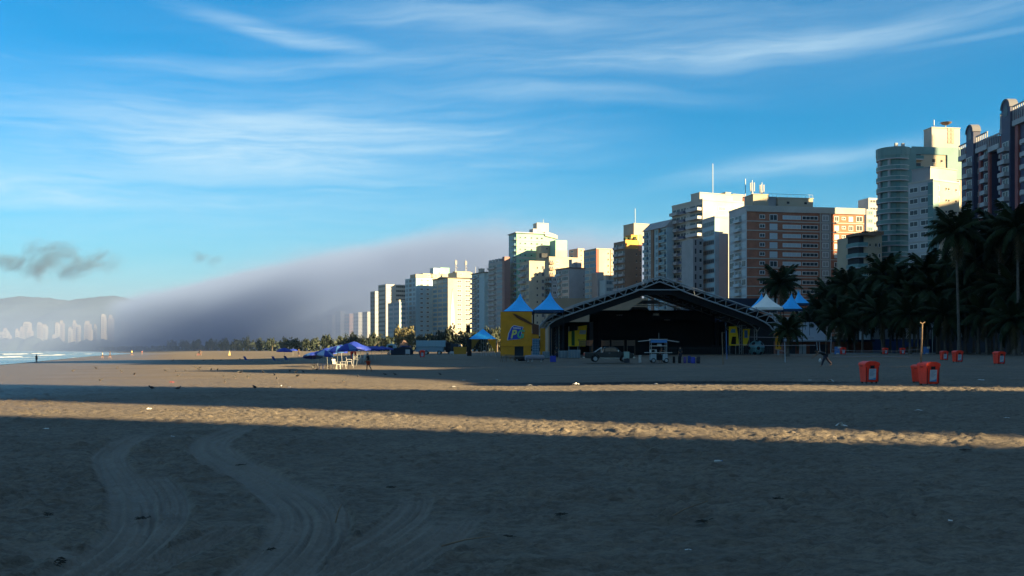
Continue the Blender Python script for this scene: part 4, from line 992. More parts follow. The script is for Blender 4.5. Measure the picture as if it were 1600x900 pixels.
    for az_, el_ in ((-90, 0), (-50, 35), (-130, 35), (-60, -38), (-120, -38), (-90, 68), (-15, 0), (-165, 0)):
        d = Vector((math.cos(R(az_)) * math.cos(R(el_)), math.sin(R(az_)) * math.cos(R(el_)), math.sin(R(el_)))); M_ = Matrix.Translation(d * r * .965 + Vector((0, 0, r))) @ d.to_track_quat('Z', 'Y').to_matrix().to_4x4()
        k = MB(); k.prism([(.24 * math.cos(a), .24 * math.sin(a)) for a in [math.tau * j / 8 for j in range(8)]], 0, .045, BLK, M=M_); k.obj('dark_patch', t)
    # low crowd rail in front of the stage
    t = thing('crowd_barrier', (X_(1085, 129), 129, g0), 0, 'dark upright bar barrier along the right foot of the stage', 'barrier')
    DM = mat('dark_metal', (.03, .035, .04), .6); k = MB(); k.box(-4.2, 10, 0, .08, 1.05, 1.10, DM); k.box(-4.2, 10, 0, .08, .1, .14, DM); k.obj('rail', t)
    for i in range(60):
        if i == 0: k = MB(); k.box(0, .025, .02, .05, .14, 1.05, DM); me_ = k.mesh('upright')
        link('upright', me_, t, (-4.2 + i * .24, 0, 0))
build_stage()

def text_mesh(txt, size, m, depth=.03, shear=0.0, bold=0.0):
    c = bpy.data.curves.new('lettering', 'FONT'); c.body = txt; c.size = size; c.extrude = depth; c.shear = shear; c.offset = bold; c.resolution_u = 3
    o = bpy.data.objects.new('lettering', c); col.objects.link(o); dg = bpy.context.evaluated_depsgraph_get()
    me = bpy.data.meshes.new_from_object(o.evaluated_get(dg)); bpy.data.objects.remove(o); me.materials.clear(); me.materials.append(m); return me

def build_booth():
    Y = 122.0; g0 = Z_(556, Y); root = thing('yellow_booth', (X_(812, Y), Y, g0), 0, 'tall yellow clad booth with the blue and green PG logo left of the stage', 'booth')
    L = lambda px, py: (X_(px, Y) - root.location.x, Z_(py, Y) - g0)
    q = MB(); x0, z1 = L(782, 487); x1, _ = L(831, 487); _, zl = L(0, 541)
    q.box(x0, x1, 0, 4.5, zl, z1, YEL); q.obj('upper_cladding', root)
    q = MB(); a, _ = L(804, 0); b_, _ = L(818, 0); q.box(x0, a, .05, 4.4, 0, zl - .02, YEL); q.box(b_, x1 - .1, .05, 4.4, 0, zl - .02, YEL); q.obj('lower_cladding', root)
    q = MB(); q.box(a, b_, .8, .9, 0, zl - .02, mat('dark_door', (.02, .04, .07), .6)); q.obj('door', root)
    q = MB(); q.slab([L(842, 530), L(842, 514), L(831, 521), L(831, 540)][::-1], .1, .2, YEL); q.obj('side_cladding', root)
    q = MB(); q.slab([L(801, 490), L(806, 491), L(820, 498), L(831, 505), L(831, 508), L(818, 502), L(808, 497)][::-1], -.12, -.04, mat('torn_brown_banner', (.10, .04, .02), .8)); q.obj('torn_banner', root)
    q = MB(); q.slab([L(831, 505), L(842, 508), L(842, 523), L(832, 522)][::-1], -.02, .08, mat('torn_brown_banner', (.10, .04, .02), .8)); q.obj('torn_banner', root)
    # logo: slanted blue plate with a white edge, pale yellow P and green G
    WP = mat('logo_white', (.6, .6, .6), .6); LB = mat('logo_blue', (.015, .05, .42), .5); LY = mat('logo_yellow', (.6, .6, .16), .6); LG = mat('logo_green', (.10, .42, .22), .6)
    q = MB(); q.slab([L(792, 532), L(794, 521), L(799, 511), L(803, 508), L(818, 511), L(816, 517), L(813, 530), L(800, 531)], -.06, -.005, WP); lg = q.obj('logo', root)
    q = MB(); q.slab([L(793.5, 531), L(795.5, 521), L(799.5, 512), L(803, 509), L(817, 511.6), L(815, 517), L(812.5, 529.4), L(799, 530.4)], -.09, -.06, LB); q.obj('logo_plate', lg)
    s = .0785
    for ch, px, mm in (('P', 797.6, LY), ('G', 806.6, LG)):
        me = text_mesh(ch, 1.42, mm, .02, .25, .045); o = link('letter', me, lg); x, z = L(px, 528.2); o.rotation_euler = (R(90), 0, 0); o.location = (x, -.12, z); o.scale = (.86, 1, 1)
    for k in range(8):
        x, z = L(802 + k * 1.55, 512.4 + k * .12); q = MB(); q.box(x, x + .085, -.11, -.09, z - .1, z + .1, WP); q.obj('small_lettering', lg)
    # blue twin peaked roof
    for c0, c1, pk, yb, yp in ((787, 834, 813, 487, 459), (833, 880, 860, 485, 457)):
        Yt = 126.0; xa, xb, xp = X_(c0, Yt), X_(c1, Yt), X_(pk, Yt); zb, zp = Z_(yb, Yt), Z_(yp, Yt); hw = (xb - xa) / 2; cx_ = (xa + xb) / 2
        t = thing('peaked_tent', (cx_, Yt, g0), 0, 'blue peaked tent roof above the yellow booth, %s of the pair' % ('left' if c0 < 800 else 'right'), 'tent', 'blue peaked tents beside the stage')
        peak_tent(t, hw, zb - g0, zp - g0, BLU, xp - cx_)
def peak_tent(t, hw, zb, zp, m, off=0.0, hem=.35, posts=True):
    rows = []
    for k in range(9):
        u = k / 8; rr = hw * (1 - u) ** 1.45 + .06; z = zb + (zp - zb) * u; row = []
        for j in range(16):
            a = math.tau * (j + .5) / 16; c, s_ = math.cos(a), math.sin(a); f = 1 / max(abs(c), abs(s_)); f = f * (1 - u) + u
            sag = -.10 * (1 - u) * abs(math.sin(2 * a)) * 0; row.append((off * u + c * f * rr, s_ * f * rr, z + sag))
        rows.append(row)
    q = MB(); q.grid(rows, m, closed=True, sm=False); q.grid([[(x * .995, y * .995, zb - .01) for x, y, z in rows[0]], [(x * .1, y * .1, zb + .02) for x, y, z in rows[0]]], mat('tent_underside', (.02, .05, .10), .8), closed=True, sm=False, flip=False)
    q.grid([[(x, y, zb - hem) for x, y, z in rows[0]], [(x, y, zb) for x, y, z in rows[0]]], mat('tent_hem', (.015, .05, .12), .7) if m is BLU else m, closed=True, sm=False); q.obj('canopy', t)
    q = MB(); q.lathe([(.05, 0), (.09, .1), (.02, .45)], MTL, 6, (off, 0, zp - .05)); q.obj('finial', t)
    if posts:
        for sx_ in (-1, 1):
            for sy in (-1, 1):
                k = MB(); k.tube([(sx_ * hw * .97, sy * hw * .97, 0), (sx_ * hw * .97, sy * hw * .97, zb)], .035, BLK, 5); k.obj('post', t)
build_booth()
def more_tents():
    for px0, px1, pk, yb, yp, Y, m, lab in ((1176, 1219, 1197, 481, 459, 140, WCN, 'white peaked tent beside the palm at the right end of the stage canopy'),
        (1172, 1205, 1190, 483, 459, 152, BLU, 'blue peaked tent half hidden behind the white peaked tent'),
        (1219, 1250, 1237, 483, 459, 150, BLU, 'blue peaked tent just right of the single palm by the stage'),
        (1240, 1262, 1247, 474, 454, 160, BLU, 'narrow blue peaked tent tip behind the palms')):
        xa, xb, xp = X_(px0, Y), X_(px1, Y), X_(pk, Y); c = (xa + xb) / 2; g = gz(c, Y)
        t = thing('peaked_tent', (c, Y, g), 0, lab, 'tent', 'peaked tents right of the stage'); peak_tent(t, (xb - xa) / 2, Z_(yb, Y) - g, Z_(yp, Y) - g, m, xp - c)
    # blue gazebo further left
    Y = 140.0; xa, xb = X_(733, Y), X_(776, Y); c = (xa + xb) / 2; g = Z_(556, Y); zb = Z_(530, Y) - g; zp = Z_(514, Y) - g; hw = (xb - xa) / 2
    t = thing('blue_gazebo', (c, Y, g), 0, 'blue pyramid roofed gazebo with yellow side curtain left of the yellow booth', 'gazebo')
    q = MB(); r0 = [(-hw, -hw, zb), (hw, -hw, zb), (hw, hw, zb), (-hw, hw, zb)]
    for k in range(4): q.face([r0[k], r0[(k + 1) % 4], (0, 0, zp)], BLU)
    q.face([(-hw, -hw, zb - .02), (-hw, hw, zb - .02), (hw, hw, zb - .02), (hw, -hw, zb - .02)], BLK); q.obj('canopy', t)
    for a, b_ in ((-1, -1), (1, -1), (1, 1), (-1, 1)):
        q = MB(); q.tube([(a * hw * .98, b_ * hw * .98, 0), (a * hw * .98, b_ * hw * .98, zb)], .05, MTL, 5); q.obj('post', t)
    q = MB(); q.slab([(hw * .35, zb), (hw * .98, zb), (hw * .98, .3)][::-1], -hw - .02, -hw + .02, YEL); q.obj('curtain', t)
    q = MB(); q.box(-hw, -hw * .78, -hw, -hw + .05, 0, zb, BLK); q.slab([(-hw * .78, zb), (-hw * .2, zb), (-hw * .78, zb * .35)], -hw, -hw + .05, mat('dull_yellow_cloth', (.2, .12, .02), .8)); q.obj('curtain', t)
    for k in range(5):
        q = MB(); q.tube([(-.3 + k * .35, hw, 0), (-.3 + k * .35, hw, zb)], .03, MTL, 4); q.obj('back_bar', t)
    t = thing('loudspeaker_tower', (X_(731.5, 138), 138, g), 0, 'slim black loudspeaker tower standing against the blue gazebo', 'loudspeaker')
    q = MB(); q.box(-.15, .15, -.15, .15, 0, Z_(527, 138) - g, BLK); q.obj('mast', t); q = MB(); q.box(-.28, .28, -.25, .25, Z_(520, 138) - g, Z_(508, 138) - g, BLK); q.obj('cabinet', t)
more_tents()

# --- low buildings behind the stage and the palms
def low_buildings():
    def low(name, lab, px0, px1, yt, Y, dep, m, base=None, roof=None):
        x0, x1 = X_(px0, Y), X_(px1, Y); g = base or .9; r = thing(name, (x0, Y, g), 0, lab, 'building'); h = Z_(yt, Y) - g
        q = MB(); q.box(0, x1 - x0, 0, dep, 0, h, m); q.obj('wall', r)
        if roof: q = MB(); q.box(-.4, x1 - x0 + .4, -.5, dep + .3, h, h + .35, roof); q.obj('roof', r)
        return r, x1 - x0, h
    low('beige_hall', 'plain beige hall wall seen behind the left slope of the stage canopy', 856, 1012, 466, 190, 14, BEI)
    low('navy_hall', 'dark navy flat roofed hall behind the right slope of the canopy', 1085, 1186, 466, 195, 16, NAV)
    r, w, h = low('kiosk_row', 'brick red kiosk row under a pale sloping roof right of the stage', 1226, 1300, 533, 158, 8, PBR)
    q = MB(); M_ = Matrix(((0, 0, 1, 0), (1, 0, 0, 0), (0, 1, 0, 0), (0, 0, 0, 1)))
    q.box(-.8, w - .5, -1.2, -.9, h - .1, h + .1, mat('kiosk_roof', (.24, .28, .32), .8)); q.face([(-.8, -1.2, h), (w - .5, -1.2, h), (w - 1.2, 6, h + 3.2), (.2, 6, h + 3.2)], mat('kiosk_roof', (.24, .28, .32), .8)); q.face([(-.8, -1.2, h - .06), (.2, 6, h + 3.1), (w - 1.2, 6, h + 3.1), (w - .5, -1.2, h - .06)], mat('kiosk_roof', (.24, .28, .32), .8)); q.obj('sloping_roof', r)
    for k in range(4): q = MB(); q.box(.6 + k * 1.7, 1.7 + k * 1.7, -.06, 0, .1, 1.9, DRK if k != 1 else PWH); q.obj('shutter', r)
    r, w, h = low('white_service_building', 'long pale service building with a blue lower wall behind the palm trunks', 1362, 1490, 500, 178, 10, PWH)
    q = MB(); q.box(0, w, -.08, 0, 0, Z_(530, 178) - .9, WBL); q.obj('blue_dado', r)
    for k in range(3): q = MB(); q.box(1.5 + k * 4.6, 3.4 + k * 4.6, -.14, -.08, .1, 1.6, mat('dull_mural_%d' % k, ((.05, .12, .16), (.14, .09, .05), (.05, .05, .12))[k], .8)); q.obj('painted_panel', r)
    r, w, h = low('dark_kiosk', 'dark low kiosk with small white windows at the far right behind the palms', 1490, 1680, 514, 168, 9, mat('dark_kiosk_wall', (.06, .07, .09), .8), roof=NAV)
    for px in (1501, 1508, 1583, 1590, 1566):
        q = MB(); x = X_(px, 168) - r.location.x; q.box(x - .35, x + .35, -.1, 0, Z_(527 if px < 1550 else 524, 168) - .9, Z_(520 if px < 1550 else 518, 168) - .9, PWH); q.obj('window', r)
    r, w, h = low('red_kiosk', 'small brick red kiosk between the service building and the kiosk row', 1303, 1362, 534, 172, 7, PBR, roof=NAV)
    low('promenade_wall', 'low pale wall along the promenade behind the bins', 1300, 1700, 551, 150, .3, GRY)
low_buildings()

# ------------------------------------------------------------------ palms and other trees
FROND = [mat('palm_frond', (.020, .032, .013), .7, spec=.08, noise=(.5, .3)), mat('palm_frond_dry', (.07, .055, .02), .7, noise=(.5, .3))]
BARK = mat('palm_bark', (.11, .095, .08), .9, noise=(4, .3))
def frond_mesh(seed, L=4.6, droop=1.0, m=None, n=30):
    r_ = random.Random(seed); q = MB(); m = m or FROND[0]; pts = []
    for k in range(12):
        t = k / 11; pts.append(Vector((L * (t - .18 * t * t * droop), 0, L * (.28 * t - .62 * droop * t ** 2.1))))
    q.tube(pts, [.06 * (1 - .85 * k / 11) for k in range(12)], m, 4)
    for k in range(n):
        t = .12 + .88 * k / (n - 1); f = t * 11; i = min(int(f), 10); p = pts[i].lerp(pts[i + 1], f - i); tan = (pts[i + 1] - pts[i]).normalized()
        ll = (1.05 * math.sin(math.pi * (.12 + .80 * t)) + .18) * r_.uniform(.85, 1.1)
        for sd in (-1, 1):
            if r_.random() < .06: continue
            d = (tan * .55 + Vector((0, sd * .85, -.35 - .5 * droop * r_.random()))).normalized(); e = p + d * ll + Vector((0, 0, -.22 * ll))
            mid = p + d * ll * .5 + Vector((0, 0, .02)); wv = tan * .10
            i0 = len(q.v); q.v += [tuple(p - wv), tuple(p + wv), tuple(mid + wv * 1.1), tuple(mid - wv * 1.1), tuple(e)]
            for fc in ((0, 1, 2, 3), (3, 2, 4)): q.f.append(tuple(i0 + a for a in fc)); q.m.append(q.mi(m)); q.smooth.append(False)
    return q.mesh('frond')
FM = [frond_mesh(1, 4.6, .7), frond_mesh(2, 4.4, 1.0), frond_mesh(3, 4.2, 1.35), frond_mesh(4, 4.6, .45), frond_mesh(5, 3.6, 1.9, FROND[1], 22)]
def palm(px, py, Y, lab, size=1.0, lean=0.0, nf=30, light=False):
    top = P(px, py, Y); g = gz(top.x, Y); h = top.z - g; r_ = random.Random(int(px * 7 + py))
    root = thing('palm_tree', (top.x - lean * h, Y, g), 0, lab, 'palm tree', 'coconut palms along the promenade')
    q = MB(); n = 14; pts = []; rad = []
    for k in range(n + 1):
        t = k / n; pts.append((lean * h * (t ** 1.7), .25 * math.sin(t * 2), h * t - .1)); rad.append((.20 - .07 * t + (.10 * (1 - t * 6) if t < .16 else 0) + (.012 if k % 2 else 0)))
    q.tube(pts, rad, BARK, 8); q.obj('trunk', root)
    for k in range(nf):
        a = math.tau * (k * .382 + r_.uniform(-.03, .03)); tier = k / nf
        me = FM[3] if tier < .25 else FM[0] if tier < .55 else FM[1] if tier < .8 else FM[2]
        if tier > .93: me = FM[4]
        o = link('frond', me, root); o.location = (lean * h, .25 * math.sin(2), h - .05)
        o.rotation_euler = (r_.uniform(-.15, .15), -R((62 - 95 * tier) + r_.uniform(-8, 8)), a); s_ = size * r_.uniform(.88, 1.1); o.scale = (s_, s_, s_)
    q = MB()
    for k in range(6): a = k * 1.05; q.lathe([(.02, -.15), (.12, -.08), (.13, .04), (.02, .14)], mat('coconut', (.12, .10, .03), .7), 6, (lean * h + .24 * math.cos(a), .22 + .24 * math.sin(a), h - .35))
    q.obj('coconuts', root); return root
PALMS = [
 (1220, 444, 190, 'lone palm standing clear of the others above the right end of the stage roof', 1.05, .0),
 (1233, 516, 118, 'short drooping palm beside the right post of the stage canopy', .58, .05),
 (1297, 462, 185, 'palm between the lone palm and the dense grove', 1.0, .02), (1325, 448, 172, 'slender palm at the left end of the dense grove', 1.05, .0),
 (1268, 508, 165, 'low palm in front of the kiosk row', .8, .05), (1310, 500, 150, 'low leafy palm left of the red bin', .9, -.04),
 (1350, 478, 158, 'medium palm above the left red bin', 1.0, .03), (1384, 432, 165, 'tall palm before the curved balcony block', 1.1, .02),
 (1376, 492, 148, 'shaded low palm right behind the left red bin', .9, -.05), (1412, 448, 160, 'palm below the teal tower, left one', 1.05, .0),
 (1438, 470, 152, 'palm below the teal tower, right one', 1.0, .04), (1424, 492, 140, 'low palm behind the wooden pole', .85, .03),
 (1495, 364, 128, 'tallest palm of the grove in front of the gabled block', 1.0, -.02), (1462, 456, 150, 'palm leaning beneath the tallest palm', 1.0, -.03),
 (1478, 492, 138, 'low palm left of the pair of far bins', .85, .02), (1512, 455, 140, 'thick palm right under the tallest palm', .95, .03),
 (1532, 408, 136, 'high palm right of the tallest palm', 1.0, .02), (1540, 490, 132, 'low palm behind the rightmost bin', .85, -.04),
 (1562, 368, 128, 'high palm under the second gable', 1.0, -.02), (1560, 450, 134, 'middle height palm above the rightmost bin', 1.0, .03),
 (1592, 356, 122, 'high palm at the right edge of the picture', 1.0, .0), (1592, 452, 126, 'middle height palm at the right edge', 1.0, .03),
 (1585, 500, 122, 'low palm at the right edge', .85, .0), (1640, 420, 124, 'palm just cut off by the right edge', 1.0, .0),
 (1508, 500, 146, 'low palm at the back of the grove', .85, .0), (1336, 505, 168, 'low palm in the middle of the row behind the left bin', .85, .0),
 (1450, 425, 158, 'feathery palm against the pale corner block', 1.0, .0), (1402, 505, 170, 'low palm against the pale service wall', .8, .0)]
MORE = [(1340, 470, 180), (1362, 452, 178), (1393, 470, 175), (1427, 458, 170), (1445, 488, 165), (1470, 432, 165), (1484, 462, 160), (1522, 432, 156), (1548, 425, 150), (1578, 420, 146), (1612, 410, 140), (1552, 480, 146), (1602, 478, 138), (1528, 485, 150), (1285, 488, 178), (1316, 478, 176), (1500, 430, 150), (1625, 455, 132), (1540, 378, 150), (1576, 372, 140), (1606, 366, 132)]
for i, (px, py, Y) in enumerate(MORE): PALMS.append((px, py, Y, 'palm in the back rows of the dense grove, %s from the left there' % ordinal(sorted([m_[0] for m_ in MORE]).index(px)), 1.05, .02 * ((i % 3) - 1)))
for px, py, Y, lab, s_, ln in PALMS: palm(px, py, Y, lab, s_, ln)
def yellow_palm():
    t = palm(1267, 478, 200, 'yellowish young palm behind the narrow blue tent', .7, 0, 14)
    for c in t.children:
        if c.name.startswith('frond'): c.data = FM[4]; c.rotation_euler.y = -R(60)
yellow_palm()

LEAF = [mat('leaf_shaded', (.013, .024, .014), .7, noise=(.3, .3)), mat('leaf_mid', (.020, .032, .019), .7, noise=(.3, .3)), mat('leaf_sunlit', (.11, .10, .045), .75, noise=(.3, .3)), mat('bark', (.10, .08, .06), .9)]  # sun and shade put into the leaf colours: warm lit, dark shaded
def crown_mesh(seed, m, n=900, sx_=1.0, sz=.75):
    r_ = random.Random(seed); q = MB(); lobes = [(Vector((r_.uniform(-.6, .6) * sx_, r_.uniform(-.6, .6) * sx_, r_.uniform(.15, .75) * sz)), r_.uniform(.28, .5)) for _ in range(9)]
    for k in range(n):
        c, rr = r_.choice(lobes); d = Vector((r_.gauss(0, 1), r_.gauss(0, 1), r_.gauss(0, 1))).normalized(); p = c + d * rr * r_.uniform(.6, 1.02); s_ = r_.uniform(.035, .075)
        a = Vector((r_.gauss(0, 1), r_.gauss(0, 1), r_.gauss(0, 1))).normalized(); b_ = a.cross(d + Vector((.01, 0, 0))).normalized(); i = len(q.v)
        q.v += [tuple(p + a * s_ * 1.5), tuple(p + b_ * s_), tuple(p - a * s_ * 1.5), tuple(p - b_ * s_)]; q.f.append((i, i + 1, i + 2, i + 3)); q.m.append(q.mi(m)); q.smooth.append(False)
    return q.mesh('crown')
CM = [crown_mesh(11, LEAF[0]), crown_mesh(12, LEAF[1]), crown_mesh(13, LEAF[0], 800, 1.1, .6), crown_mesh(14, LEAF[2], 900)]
tq = MB(); tq.tube([(0, 0, 0), (.02, .01, .35), (-.02, 0, .75)], [.045, .035, .02], LEAF[3], 6); tq.tube([(0, 0, .3), (.25, .1, .6)], [.03, .012], LEAF[3], 5); tq.tube([(0, 0, .35), (-.22, -.1, .65)], [.03, .012], LEAF[3], 5); TM = tq.mesh('trunk')
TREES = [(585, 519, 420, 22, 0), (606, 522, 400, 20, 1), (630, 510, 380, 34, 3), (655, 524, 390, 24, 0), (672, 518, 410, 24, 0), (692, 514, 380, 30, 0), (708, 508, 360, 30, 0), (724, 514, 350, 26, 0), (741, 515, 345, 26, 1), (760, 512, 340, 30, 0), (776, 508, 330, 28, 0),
 (568, 522, 450, 22, 0), (550, 519, 480, 22, 0), (531, 522, 520, 20, 0), (512, 520, 560, 20, 1), (494, 525, 600, 16, 1), (478, 527, 620, 16, 0), (460, 526, 660, 18, 0), (443, 527, 700, 17, 0), (425, 526, 740, 17, 1), (407, 527, 800, 17, 0), (388, 526, 860, 17, 0), (369, 528, 930, 17, 0), (350, 527, 1000, 17, 0), (330, 529, 1080, 16, 0), (310, 528, 1180, 16, 0), (290, 530, 1300, 16, 0), (268, 531, 1450, 16, 0)]
def trees():
    for i, (px, py, Y, wpx, k) in enumerate(TREES):
        p = P(px, py, Y); g = gz(p.x, Y); H = p.z - g; W = wpx / FPX * Y / 2 * 1.25
        desc = {0: 'dark bushy tree', 1: 'mid green bushy tree', 3: 'pale tree catching the sun' if px > 600 else 'pale tree'}[k]
        lab = desc + (', tallest of the far row, above the white trailer' if px == 630 else ' of the far row, %s leftwards from the blue gazebo' % ordinal(sorted([t[0] for t in TREES], reverse=True).index(px)))
        r = thing('broadleaf_tree', (p.x, Y, g), i * 1.3, lab, 'tree', 'trees of the far row')
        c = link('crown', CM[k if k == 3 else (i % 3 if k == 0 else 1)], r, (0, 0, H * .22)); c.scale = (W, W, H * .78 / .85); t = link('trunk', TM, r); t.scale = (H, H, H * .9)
    # undergrowth joining the trees
    q = MB(); r_ = random.Random(5)
    for k in range(5200):
        px = r_.uniform(150, 1500); f = (px - 150) / 640
        Y = float(np.interp(px, [150, 280, 400, 500, 600, 700, 800, 1500], [2300, 1350, 830, 590, 430, 385, 340, 260])) * r_.uniform(.97, 1.06)
        p = PG(px, Y); h = r_.uniform(0, 1) * 6.0 * (1 if px < 790 else .8); s_ = r_.uniform(.35, .8) * (Y / 500 + .3); a = r_.uniform(0, 6.28); i = len(q.v); c, d = math.cos(a) * s_, math.sin(a) * s_
        q.v += [(p.x - c, p.y - d, p.z + h - s_ * .5), (p.x + c, p.y + d, p.z + h - s_ * .3), (p.x + c * .6, p.y + d * .6, p.z + h + s_), (p.x - c * .7, p.y - d * .7, p.z + h + s_ * .7)]; q.f.append((i, i + 1, i + 2, i + 3)); q.m.append(q.mi(LEAF[k % 2])); q.smooth.append(False)
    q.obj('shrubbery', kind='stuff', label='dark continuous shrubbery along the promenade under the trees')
trees()
# ------------------------------------------------------------------ bins, poles, cars, umbrellas, people, birds, litter
RBN = mat('red_plastic', (.95, .045, .018), .5, noise=(3, .12)); RDK = mat('dark_red_plastic', (.22, .012, .01), .6); PST = mat('poster_paper', (.42, .48, .54), .7); PTX = mat('poster_print', (.10, .16, .24), .7); PBU = mat('poster_blue', (.06, .25, .45), .7)
RUB = mat('rubber', (.015, .015, .016), .8); SWH = mat('white_plastic', (.52, .52, .50), .5)
def bin_proto():
    r = thing('waste_bin', (0, 0, 0), 0, 'x', 'waste bin', 'red waste bins on the sand'); W, D, H = .56, .5, 1.02
    q = MB()
    lo = [(-W * .86, -D * .84), (W * .86, -D * .84), (W * .86, D * .84), (-W * .86, D * .84)]; hi = [(-W, -D), (W, -D), (W, D), (-W, D)]
    for k in range(4):
        a, b_, c, d = lo[k], lo[(k + 1) % 4], hi[(k + 1) % 4], hi[k]; q.face([(a[0], a[1], .08), (b_[0], b_[1], .08), (c[0], c[1], H), (d[0], d[1], H)], RBN)
    q.face([(x, y, .08) for x, y in lo][::-1], RDK)
    q.box(-W * 1.06, W * 1.06, -D * 1.06, D * 1.06, H - .01, H + .06, RBN)
    for x in (-W * .9, W * .9 - .06): q.slab([(x, .1), (x + .06, .1), (x + .06 + .02, H - .02), (x + .02, H - .02)], -D * .98, -D * .9, RDK)
    q.obj('container', r)
    q = MB(); prof = [(-W * 1.08, H + .061), (-W * .95, H + .14), (-W * .4, H + .22), (W * .4, H + .22), (W * .95, H + .14), (W * 1.08, H + .061)]
    q.slab(prof, -D * 1.08, D * 1.08, RBN); q.obj('lid', r)
    q = MB(); q.box(-.16, .16, -D * 1.07, -D * .98, H - .18, H - .02, BLK); q.obj('opening_slot', r)
    t = -.045; q = MB(); q.box(-.28, .28, -.006, .006, 0, .62, PST); ps = q.obj('poster', r); ps.location = (0, -D * .97, .2); ps.rotation_euler = (R(6.0), 0, 0)
    q = MB()
    for k in range(6): q.box(-.22, .22 - (k % 3) * .08, -.010, -.007, .54 - k * .06, .56 - k * .06, PTX)
    q.slab([(-.28, .0), (.28, .0), (.28, .14), (.05, .08), (-.28, .03)], -.011, -.007, PBU); q.obj('poster_print', ps)
    for sx_ in (-1, 1):
        for sy in (-1, 1):
            q = MB(); q.tube([(-.04, 0, 0), (.04, 0, 0)], .1, RUB, 10); w = q.obj('wheel', r); w.location = (sx_ * W * .7, sy * D * .66, .09)
    for sx_ in (-1, 1):
        q = MB(); q.tube([(0, -.12, 0), (sx_ * .07, -.1, 0), (sx_ * .07, .1, 0), (0, .12, 0)], .02, RDK, 5); w = q.obj('handle', r); w.location = (sx_ * W * 1.04, 0, H - .05)
    return r
BINP = bin_proto()
def put_bins():
    lst = [(1358, 599, 34, 'red waste bin on the sand, left one of the two near bins', 8, 1.0), (1451, 602, 36, 'red waste bin with a white poster right behind the wooden pole', 14, 1.04), (1437, 598, 28, 'red waste bin mostly hidden behind the poster bin at the pole', 30, 1.0),
        (1475, 563, 17, 'red waste bin under the palms, left one of the far pair', 0, .85), (1496, 566, 21, 'red waste bin under the palms, right one of the far pair', 10, 1.0), (1561, 570, 23, 'rightmost red waste bin beside the palm trunks', 12, 1.0),
        (1317, 557, 13, 'small far red bin by the blue stand', 0, .9), (1383, 557, 12, 'small far red bin under the palms, left one', 4, .85), (1410, 557, 12, 'small far red bin under the palms, right one', -4, .85),
        (660, 560, 13, 'red waste bin with open lid before the white trailer', 0, .95), (552, 562, 15, 'red waste bin beneath the blue beach umbrellas', 8, 1.0)]
    for i, (px, py, wpx, lab, rot, s_) in enumerate(lst):
        Y = 1.22 * s_ / wpx * FPX; p = P(px, py, Y); p.z = max(gz(p.x, Y), min(p.z, 1.4)) if py < 590 else gz(p.x, Y)
        if py >= 590: p = GG(px, py)
        s = wpx / FPX * p.y / 1.22
        o = BINP if i == 0 else clone(BINP, p, 0, lab); o.location = p; o.rotation_euler = (0, 0, R(rot)); o['label'] = lab; k = 1.0 if py > 590 else .86; o.scale = (s * .74 * k, s * .74 * k, s * k)
put_bins()

def poles():
    def pole(pb, pt, Y, lab, m=WOOD, r=.035, name='pole'):
        a = P(*pb, Y); a.z = gz(a.x, Y) if pb[1] > 590 else a.z; b_ = P(*pt, Y); t = thing(name, a, 0, lab, 'pole'); q = MB(); d = b_ - a; n = 7; kk = random.Random(int(pb[0]))
        q.tube([tuple(Vector((0, 0, -.15)) + (d + Vector((0, 0, .15))) * (k / n) + Vector((kk.uniform(-.012, .012), 0, 0))) for k in range(n + 1)], [r * (1 - .25 * k / n) for k in range(n + 1)], m, 7); q.obj('shaft', t); return t, d
    p = GG(1437, 602); t, d = pole((1437, 602), (1441, 506), p.y, 'rough wooden pole standing in front of the red bin on the right', r=.05)
    q = MB(); q.tube([d + Vector((-.10, 0, .06)), d + Vector((0, 0, .0)), d + Vector((.12, 0, .09))], .025, WOOD, 5); q.obj('fork', t)
    pole((1130, 575), (1128, 519), 92, 'thin dark net pole in front of the right half of the stage', r=.05)
    pole((1136, 562), (1135, 517), 112, 'thin blue net pole beside the dark one before the stage', MBL, r=.04)
    pole((1227, 566), (1226, 535), 100, 'short pale net post near the right stage banner', PWH, r=.05)
    for px, px2, l_ in ((1278, 1276, 'left'), (1281.5, 1280, 'right')): pole((px, 552), (px2, 534), 140, 'short white stake behind the bending person, %s of two' % l_, PWH, r=.06)
    pole((1298, 551), (1299, 520), 138, 'slim pale pole right of the bending person', PWH, r=.05); pole((1290, 552), (1291, 518), 136, 'slim brown pole above the bending person', WOOD, r=.05)
    pole((1457, 560), (1457, 515), 130, 'thin grey post behind the right bins', MTL, r=.035)
    def tape(pts, Y, lab, r=.03, m=None, sag=0):
        a = [P(px, py, Y) for px, py in pts]; c = a[0].copy(); t = thing('net_tape', c, 0, lab, 'net'); q = MB(); q.tube([p_ - c for p_ in a], r, m or mat('pale_tape', (.30, .25, .26), .8), 4); q.obj('tape', t)
        return t
    tape([(1168, 526.5), (1200, 527.2), (1272, 528)], 118, 'upper pale net tape strung right of the stage'); tape([(1150, 538.5), (1200, 540), (1274, 539.5)], 110, 'lower pale net tape strung right of the stage')
    tape([(1300, 546.5), (1340, 548.5), (1400, 548.5), (1437, 545.5)], 120, 'pale net tape strung across the palm trunks'); tape([(1210, 545), (1216, 547.5), (1227, 549)], 100, 'sagging rope by the right stage banner')
    tape([(1300, 558), (1350, 557), (1420, 557.5)], 112, 'court line tape low on the sand before the far bins')
poles()

